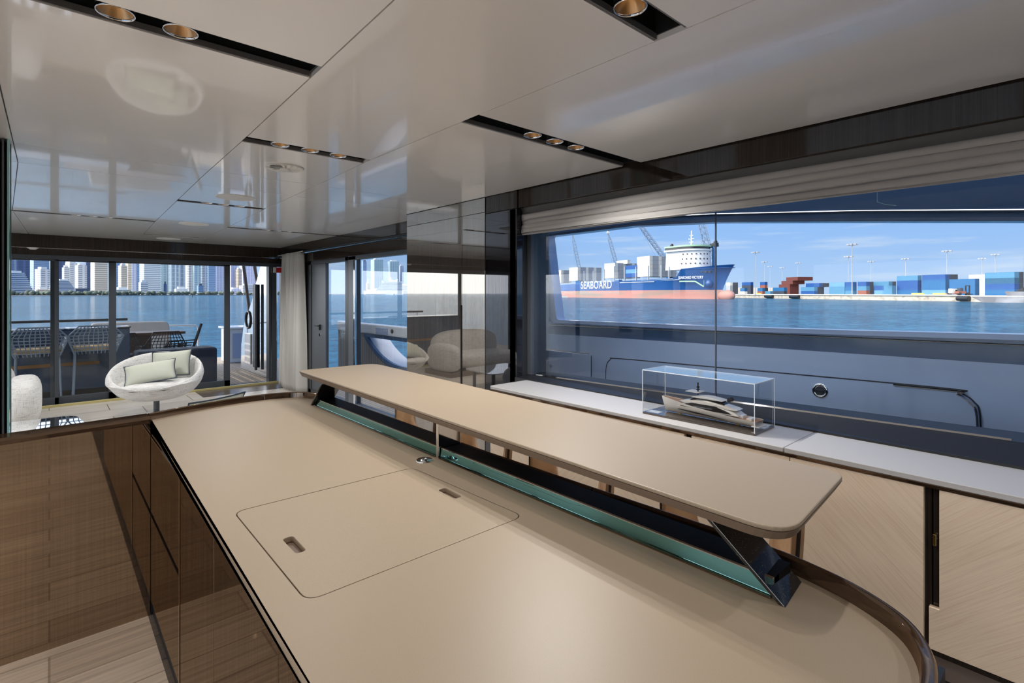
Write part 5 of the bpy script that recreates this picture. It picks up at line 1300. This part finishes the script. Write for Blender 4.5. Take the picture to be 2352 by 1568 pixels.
# bays on the ship: (u of the near long side's left end, v of bottom, rows, across, colours bottom..top)
bays = [(1271, 650, ['cont_white', 'cont_white', 'cont_tan', 'cont_white'], 4, 'the leftmost ship stack'),
        (1307.5, 645, ['cont_white', 'cont_white', 'cont_tan', 'cont_white'], 9, 'the stack above the hull letters'),
        (1388, 639, ['cont_tan', 'cont_tan', 'cont_white', 'cont_white'], 9, 'the stack left of the blue containers'),
        (1437, 637, ['cont_blue', 'cont_pale', 'cont_blue'], 2, 'the blue ship stack'),
        (1463, 636, ['cont_white', 'cont_white', 'cont_tan', 'cont_white', 'cont_white'], 9, 'the tallest ship stack')]
tier = ['bottom', 'second', 'third', 'fourth', 'fifth']
ordn = ['nearest', 'second', 'third', 'fourth', 'fifth', 'sixth', 'seventh', 'eighth', 'ninth']
for ub, vb, cols, na, lab in bays:
    s0, zb = onship(ub, vb, -HB + .4)
    for k, cm in enumerate(cols):
        for j in range(na):
            P0 = shp(s0 - 12.19, -HB + .4 + j * 2.5, zb + k * 2.62)
            loc = P0; yw = yA
            # x axis runs bow -> stern; y must run away from the yacht
            if Vector((-Ad.y, Ad.x, 0)).dot(Nd) < 0: yw = yA + pi; loc = P0 + Ad * 12.19
            mat = cm if j == 0 else ('cont_grey' if j % 3 else 'cont_white')
            cont('%s container from the water side, %s tier of %s' % (ordn[j], tier[k], lab), loc, yw, mat, 'containers in ' + lab)
s0, zb = onship(1416, 601, -HB + 8)
cont('single pale container perched on top between two ship stacks', shp(s0, -HB + 8, zb - 2.0), yA + (pi if Vector((-Ad.y, Ad.x, 0)).dot(Nd) < 0 else 0), 'cont_white', 'loose containers on the ship')
m = MB()
for u, v0, v1 in ((1342, 645, 622), (1363, 643, 622), (1391 - 3, 640, 618), (1411, 640, 611), (1435, 638, 612), (1461, 637, 612), (1489, 636, 610), (1519, 633, 608), (1537, 632, 612)):
    s, z0_ = onship(u, v0, -HB + .2); _, z1_ = onship(u, v1, -HB + .2); m.bar(shp(s, -HB + .2, z0_ - 2), shp(s, -HB + .2, z1_), .8, .5)
m.build('lashing_bridges', 'cont_grey', ship)
# lattice boom cranes behind the ship
def boom(label, u0, v0, u1, v1, d, w):
    a = atD(u0, v0, d); b_ = atD(u1, v1, d); base = gd(u0 + (u0 - u1) * .25, d); t = thing('harbor_crane', label, 'crane', (base.x, base.y, EYE - .8), group=None)
    ax = (b_ - a).normalized(); a2 = a - ax * ((a.z - 14) / max(ax.z, .2)) if a.z > 14 else a
    rt = Vector((rx, ry, 0)); nn = ax.cross(rt).normalized(); Ltot = (b_ - a2).length; n = max(6, int(Ltot / (w * 1.1)))
    m = MB(); 
    def cn(k, i): 
        tp = .5 if k > n * .9 else (.6 + .4 * min(1, k / (n * .15))); ww = w / 2 * tp * (1 - .35 * max(0, k / n - .6))
        p = a2 + ax * (Ltot * k / n); return p + rt * ww * (1 if i in (1, 2) else -1) + nn * ww * (1 if i > 1 else -1)
    r = w * .045
    for i in range(4): m.tube([cn(k, i) for k in range(n + 1)], r * 1.5, 4)
    for k in range(n):
        for i in range(4): m.bar(cn(k, i), cn(k + 1, (i + 1) % 4), r * 1.6); m.bar(cn(k, i), cn(k, (i + 1) % 4), r * 1.6)
    m.build('boom', 'lattice', t)
    m = MB(); m.bar(b_ - rt * w * .3, b_ + rt * w * .5, w * .5); m.bar(b_, b_ + Vector((0, 0, w * .6)), w * .3); m.build('boom_head', 'cont_tan', t)
    m = MB(); m.box(base.x - 5, base.x + 5, base.y - 5, base.y + 5, EYE - .8, 4); m.box(base.x - 3, base.x + 3, base.y - 3, base.y + 3, 4, 15); m.build('carriage', 'crane_blue', t)
    m = MB(); m.bar(a2, Vector((base.x, base.y, 14)), w * .8); m.build('boom_foot', 'crane_blue', t)
    m = MB(); m.tube([b_, b_ + ax * 0 + Vector((0, 0, -.1)), Vector((base.x, base.y, 16)) - rt * 4], .12, 4); m.build('stay_cable', 'lattice', t)
boom('leftmost slender lattice crane boom above the ship stacks', 1328.5, 606, 1315, 539, 520, 3.0)
boom('second lattice crane boom with a boxy tip above the ship', 1415, 604, 1396, 534, 520, 3.2)
boom('long lattice crane boom slanting left from behind the tallest ship stack', 1524, 590, 1455, 496, 430, 3.6)
boom('broad lattice crane boom rising behind the bridge tower', 1626, 568, 1603, 480, 400, 4.2)
# quay, yard, lamp posts
QG = .74
q1, q2 = fr2(375, 166), fr2(204, 176); qd = (q2 - q1).normalized(); qn = Vector((qd.y, -qd.x, 0))
if qn.dot(fr2(0, 1)) < 0: qn = -qn
e1 = q1 - qd * 500; e2 = q2 + qd * 190; 
m = MB(); m.prism([tuple(p.xy) + (SEAz - 1,) for p in (e1, q1, q2, e2, e2 + qn * 4000, e1 + qn * 4000)], (0, 0, QG - SEAz + 1)); o = m.build('quay_ground', 'quay_concrete'); o['kind'] = 'structure'
pbr('quay_concrete', (.52, .46, .37), rough=.9, var=(.35, (.30, .26, .21), .45, .7), scale=(1, 1, 2))
fe = MB()
def qpt(u, off=0, z=0):
    k = (u - CX) / F; a = q1 + qn * off; f0 = a.dot(Vector((fx, fy, 0))); r0 = a.dot(Vector((rx, ry, 0))); df = qd.dot(Vector((fx, fy, 0))); dr = qd.dot(Vector((rx, ry, 0)))
    t = (k * f0 - r0) / (dr - k * df); p = a + qd * t; p.z = z; return p
for i, (ua, ub) in enumerate(((1758, 1775), (1815, 1835), (2200, 2226))):
    a, b_ = qpt(ua, -.8, SEAz + 1.2), qpt(ub, -.8, SEAz + 1.2)
    tag(MB().tube([a, b_], 1.0, 10).build('quay_fender', 'black_matte', smooth=True), ['black quay fender left of the brown containers', 'black quay fender below the brown containers', 'black quay fender beside the grey barge'][i], 'fender')
tag(MB().tube([qpt(1690, -.3, QG + .1), qpt(2199, -.3, QG + .1)], .35, 6).build('quay_kerb', 'cont_tan'), 'pale kerb along the top of the concrete quay', 'kerb')
Lc = fr2(-.985, .17).normalized(); Lnn = fr2(.17, .985).normalized(); Y0 = fr2(265, 215)
yL = math.atan2(Lc.y, Lc.x)
def ypt(u, off):
    k = (u - CX) / F; a = Y0 + Lnn * off; f0 = a.dot(Vector((fx, fy, 0))); r0 = a.dot(Vector((rx, ry, 0)))
    t = (k * f0 - r0) / (.17 / 1 + .985 * k); return a + Lc * t
stk = [  # (u left, offset, [tiers bottom..top: colour or None], across, place phrase, forty?)
 (2262, 0, ['cont_mid', 'cont_blue', 'cont_teal', 'cont_light'], 2, 'the blue stack at the photo edge', 1),
 (2180, 0, ['cont_mid', 'cont_mid', 'cont_mid'], 1, 'the blue stack behind the forklift', 1),
 (2118, 0, ['cont_pale', 'cont_mid', 'cont_mid', 'cont_blue'], 3, 'the stack behind the fender ball', 1),
 (2060, 0, ['cont_mid', 'cont_blue', 'cont_blue', 'cont_light'], 1, 'the stack left of the fender ball', 1),
 (2008, -3, ['cont_pale', 'cont_blue'], 1, 'the low blue stack in mid yard', 0), (2027, -3, ['cont_light', 'cont_light'], 1, 'the short pale stack in mid yard', 0),
 (2000, 8, ['cont_light', 'cont_mid', 'cont_light'], 2, 'the rear pale stack in mid yard', 1),
 (1970, 0, ['cont_rust', 'cont_light', 'cont_blue'], 2, 'the stack right of the tallest post', 0),
 (1941, 0, ['cont_light', 'cont_mid', 'cont_blue'], 1, 'the stack left of the tallest post', 0),
 (1905, 0, ['cont_light', 'cont_light', 'cont_pale'], 1, 'the pale stack right of the brown pile', 1),
 (1840, 0, ['cont_blue', 'cont_light'], 3, 'the blue stack before the brown pile', 1), (1851, 3, [None, None, 'cont_blue'], 3, 'the blue stack before the brown pile', 1),
 (1789, 14, ['cont_brown', 'cont_brown', 'cont_brown'], 3, 'the brown container pile', 1), (1795, 14, [None, None, None, 'cont_brown'], 4, 'the brown container pile', 1), (1806, 14, [None, None, None, None, 'cont_brown'], 5, 'the brown container pile', 1),
 (1775, 0, ['cont_dark', 'cont_mid'], 1, 'the pair below the brown pile', 1), (1757, -6, ['cont_light'], 1, 'the lone pale box near the kerb', 0),
 (1740, 6, ['cont_rust', 'cont_mid'], 2, 'the stack right of the first post', 0), (1746, 20, ['cont_rust', 'cont_rust', 'cont_rust', 'cont_blue'], 1, 'the red and blue stack far back', 0),
 (1700, 0, ['cont_white', 'cont_mid'], 1, 'the pair near the ship bow', 0), (1704, 14, ['cont_dark', 'cont_dark', 'cont_dark', 'cont_blue'], 1, 'the dark stack by the ship bow', 1),
 (1668, 6, ['cont_grey', 'cont_grey', 'cont_grey', 'cont_white'], 3, 'the grey stack under the bow', 0), (2225, 20, ['cont_white', 'cont_white', 'cont_white', 'cont_white'], 1, 'the white stack behind the forklift', 1)]
yawy = yL; flip = Vector((-Lc.y, Lc.x, 0)).dot(Lnn) < 0
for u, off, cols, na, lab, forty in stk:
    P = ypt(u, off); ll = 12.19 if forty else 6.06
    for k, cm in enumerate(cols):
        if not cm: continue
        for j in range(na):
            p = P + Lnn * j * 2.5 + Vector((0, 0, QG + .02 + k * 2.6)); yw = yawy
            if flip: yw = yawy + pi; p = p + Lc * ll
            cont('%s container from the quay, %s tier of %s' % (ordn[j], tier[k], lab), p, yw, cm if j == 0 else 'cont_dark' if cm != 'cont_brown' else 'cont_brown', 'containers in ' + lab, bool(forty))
posts = [(1735, 580, 350, 'first tall lamp post right of the ship bow'), (1756, 602, 450, 'lamp post between the first post and the brown pile'), (1797, 615, 520, 'faint lamp post at the left end of the brown pile'), (1833, 604, 500, 'faint lamp post above the brown container pile'), (1769, 612, 560, 'small distant lamp post left of the brown pile'),
         (1949, 590, 330, 'shorter lamp post beside the tallest one'), (1957, 562, 275, 'tallest lamp post in the middle of the yard'), (2001, 601, 420, 'thin lamp post right of the tallest one'), (2080, 595, 350, 'lamp post above the left blue stacks'), (2175, 577, 300, 'lamp post above the blue stack with dark ends'), (2256, 594, 380, 'distant lamp post above the forklift'), (2286, 585, 350, 'rightmost lamp post above the blue stacks')]
for u, vt, d, lab in posts:
    b_ = gd(u, d); zt = atD(u, vt, d).z; t = thing('lamp_post', lab, 'lamp post', (b_.x, b_.y, QG), group=None)
    MB().tube([(b_.x, b_.y, QG), (b_.x, b_.y, zt)], [.26, .15], 8).build('pole', 'cont_grey', t)
    m = MB(); m.lathe([(0, .5), (.9, .4), (1.0, 0), (0, 0)], (b_.x, b_.y, zt), 10)
    for k in range(6): a = pi * k / 3; m.box(b_.x + 1.9 * math.cos(a) - .6, b_.x + 1.9 * math.cos(a) + .6, b_.y + 1.9 * math.sin(a) - .6, b_.y + 1.9 * math.sin(a) + .6, zt - .2, zt + .45); m.bar((b_.x, b_.y, zt + .2), (b_.x + 1.9 * math.cos(a), b_.y + 1.9 * math.sin(a), zt + .2), .2)
    m.build('lamp_head', 'cont_grey', t)
# things on the quay
p = ypt(2132, -10); t = thing('fender_ball', 'huge black rubber fender lying on the quay', 'fender', (p.x, p.y, QG))
m = MB(); m.lathe([(0, -3.0), (.8, -2.8), (1.35, -1.9), (1.5, 0), (1.35, 1.9), (.8, 2.8), (0, 3.0)], (0, 0, 0), 20); o = m.build('body', 'black_matte', t, smooth='all'); o.location = (0, 0, 1.5); o.rotation_euler = (0, pi / 2, -TH)
p = ypt(2190, -12); t = thing('yard_truck', 'white-cabbed yard truck parked on the quay', 'truck', (p.x, p.y, QG), -TH, local=True)
MB().prism([(-1.6, -1.1, .8), (1.4, -1.1, .8), (1.5, -1.1, 1.8), (1.2, -1.1, 3.0), (-1.5, -1.1, 3.1)], (0, 2.2, 0)).build('cab', 'cont_white', t, bevel=.1); MB().box(-.1, 1.0, -1.13, -1.08, 1.9, 2.6).build('window', 'yacht_glass', t)
MB().box(-4, 1.5, -1, 1, .5, .8).build('chassis', 'ship_red', t)
for x in (-3.2, -2.1, .9):
    m = MB(); m.cyl((x, -1.15, .5), (x, -.8, .5), .5, 14); m.build('wheel', 'black_matte', t)
p = ypt(2214, -12); t = thing('forklift', 'dark container forklift with tall mast on the quay', 'forklift', (p.x, p.y, QG), -TH, local=True)
MB().box(-3.4, 0, -1.2, 1.2, .8, 1.9).build('body', 'cont_rust', t, bevel=.15); MB().box(-2.4, -1.0, -.9, .9, 1.9, 3.4).build('cab', 'cont_dark', t, bevel=.1); MB().box(1.4, 1.9, -1.1, -.8, 0, 4.6).box(1.4, 1.9, .8, 1.1, 0, 4.6).box(1.4, 1.9, -1.1, 1.1, 4.2, 4.6).build('mast', 'black_matte', t); MB().box(1.9, 3.2, -1, 1, .4, .7).build('forks', 'black_matte', t)
for x in (-2.8, .7): MB().cyl((x, -1.3, .7), (x, -.8, .7), .7, 14).build('wheel', 'black_matte', t)
pbr('hivis', (.65, .65, .08), rough=.6)
for i, (u, lab) in enumerate(((2108, 'yellow-green drum pile left of the fender ball'), (2158, 'yellow-green drum pile right of the fender ball'), (1742, 'yellow-green drum pile at the first lamp post'))):
    p = ypt(u, -12); m = MB()
    m.tube([p + Lc * 3 + Vector((0, 0, QG + .6)), p - Lc * 3 + Vector((0, 0, QG + .6))], .55, 10); tag(m.build('rubber_roll', 'hivis', smooth=True), lab.replace('drum pile', 'hose roll lying'), 'hose roll')
bg_ = thing('barge', 'long dark grey barge moored at the right end of the quay', 'barge', tuple(gd(2300, 172) + Vector((0, 0, SEAz))), 0)
bd_ = (gd(2500, 160) - gd(2235, 182)); bd_.z = 0; bl_ = bd_.length; bd_.normalize(); bnn = Vector((bd_.y, -bd_.x, 0)); b0 = gd(2228, 182)
if bnn.dot(fr2(0, 1)) < 0: bnn = -bnn
bz = lambda s, z: tuple((b0 + bd_ * s).xy) + (SEAz + z,)
m = MB(); m.prism([bz(0, 2.1), bz(3.5, 0), bz(bl_, 0), bz(bl_, 1.9), bz(10, 1.9)], bnn * 8); m.build('hull', 'barge_grey', bg_)
pbr('barge_grey', (.14, .14, .15), rough=.6, var=(.3, (.30, .30, .31), .45, .7))
m = MB(); m.prism([bz(9, 3.9), bz(9.5, 2.3), bz(bl_, 2.2), bz(bl_, 3.2), bz(16, 3.6)], bnn * 6); m.build('upper_hull', 'barge_grey', bg_)
m = MB(); m.prism([bz(11.5, 3.8), bz(14, 5.4), bz(15.2, 5.6), bz(15.0, 3.8)], bnn * 1.2); m.build('bow_ramp', 'black_matte', bg_)
m = MB(); m.tube([bz(0.2, 2.15), bz(bl_, 2.0)], .12, 6); m.build('rubbing_strip', 'cont_white', bg_)
# small tour boat in front of the container ship
p = gd(1293, 400); t = thing('harbor_launch', 'little white launch passing the stern of the container ship', 'boat', (p.x, p.y, SEAz), -TH, local=True)
MB().prism([(-3.4, 0, 1.0), (-3.0, 0, 0), (3.2, 0, 0), (3.6, 0, 1.1)], (0, 2.2, 0)).build('hull', 'cont_white', t); MB().box(-2.4, 1.5, .2, 2.0, 2.2, 2.4).build('canopy', 'cont_white', t)
m = MB()
for x in (-2.3, -1, .3, 1.4): m.box(x, x + .12, .2, .32, 1, 2.2)
m.build('stanchions', 'cont_grey', t)
# warehouse far behind the yard
tag(MB().box(0, 60, 0, 20, 0, 8).build('warehouse', 'cont_tan'), 'long beige warehouse roof behind the container yard', 'warehouse')
o = bpy.data.objects[-1] if False else [x for x in bpy.data.objects if x.name.startswith('warehouse')][0]; pw = gd(1690, 620); o.location = (pw.x, pw.y, QG); o.rotation_euler = (0, 0, -TH + .1)

# ============================================================ WATER
m, nt = newmat('sea'); L = nt.links.new
tc = N(nt, 'ShaderNodeTexCoord'); mp = N(nt, 'ShaderNodeMapping'); mp.inputs['Rotation'].default_value = (0, 0, .4); mp.inputs['Scale'].default_value = (.55, 1.0, 1); L(tc.outputs['Object'], mp.inputs[0])
n1 = N(nt, 'ShaderNodeTexNoise', i_Scale=1.3, i_Detail=6.0, i_Roughness=.6, i_Distortion=.5); L(mp.outputs[0], n1.inputs['Vector'])
n3 = N(nt, 'ShaderNodeTexNoise', i_Scale=.07, i_Detail=13.0, i_Roughness=.82, i_Distortion=.3); L(mp.outputs[0], n3.inputs['Vector'])
b0 = N(nt, 'ShaderNodeBump', i_Strength=1.0); b0.inputs['Distance'].default_value = 6.0; L(n3.outputs['Fac'], b0.inputs['Height'])
bp = N(nt, 'ShaderNodeBump', i_Strength=1.0); bp.inputs['Distance'].default_value = .9; L(n1.outputs['Fac'], bp.inputs['Height']); L(b0.outputs[0], bp.inputs['Normal'])
n2 = N(nt, 'ShaderNodeTexNoise', i_Scale=.03, i_Detail=5.0); L(mp.outputs[0], n2.inputs['Vector'])
r = ramp(nt, [(.40, (.005, .085, .19)), (.60, (.06, .36, .62))]); mm = N(nt, 'ShaderNodeMath', operation='ADD'); L(n1.outputs['Fac'], mm.inputs[0]); L(n3.outputs['Fac'], mm.inputs[1]); m4 = N(nt, 'ShaderNodeMath', operation='MULTIPLY'); L(mm.outputs[0], m4.inputs[0]); m4.inputs[1].default_value = .5; L(m4.outputs[0], r.inputs[0])  # dark and light of the ripples painted into the water colour
b = N(nt, 'ShaderNodeBsdfPrincipled', i_Roughness=.10, i_IOR=1.33); L(r.outputs[0], b.inputs['Base Color']); L(bp.outputs[0], b.inputs['Normal'])
o = N(nt, 'ShaderNodeOutputMaterial'); L(b.outputs[0], o.inputs[0])
SEA = EYE - 3.1
m = MB(); m.add([(-20000, -20000, SEA), (20000, -20000, SEA), (20000, 20000, SEA), (-20000, 20000, SEA)], [(0, 1, 2, 3)])
o = m.build('water', 'sea'); o['kind'] = 'stuff'

for me, i, nm in PENDING: me.materials[i] = MAT[nm]
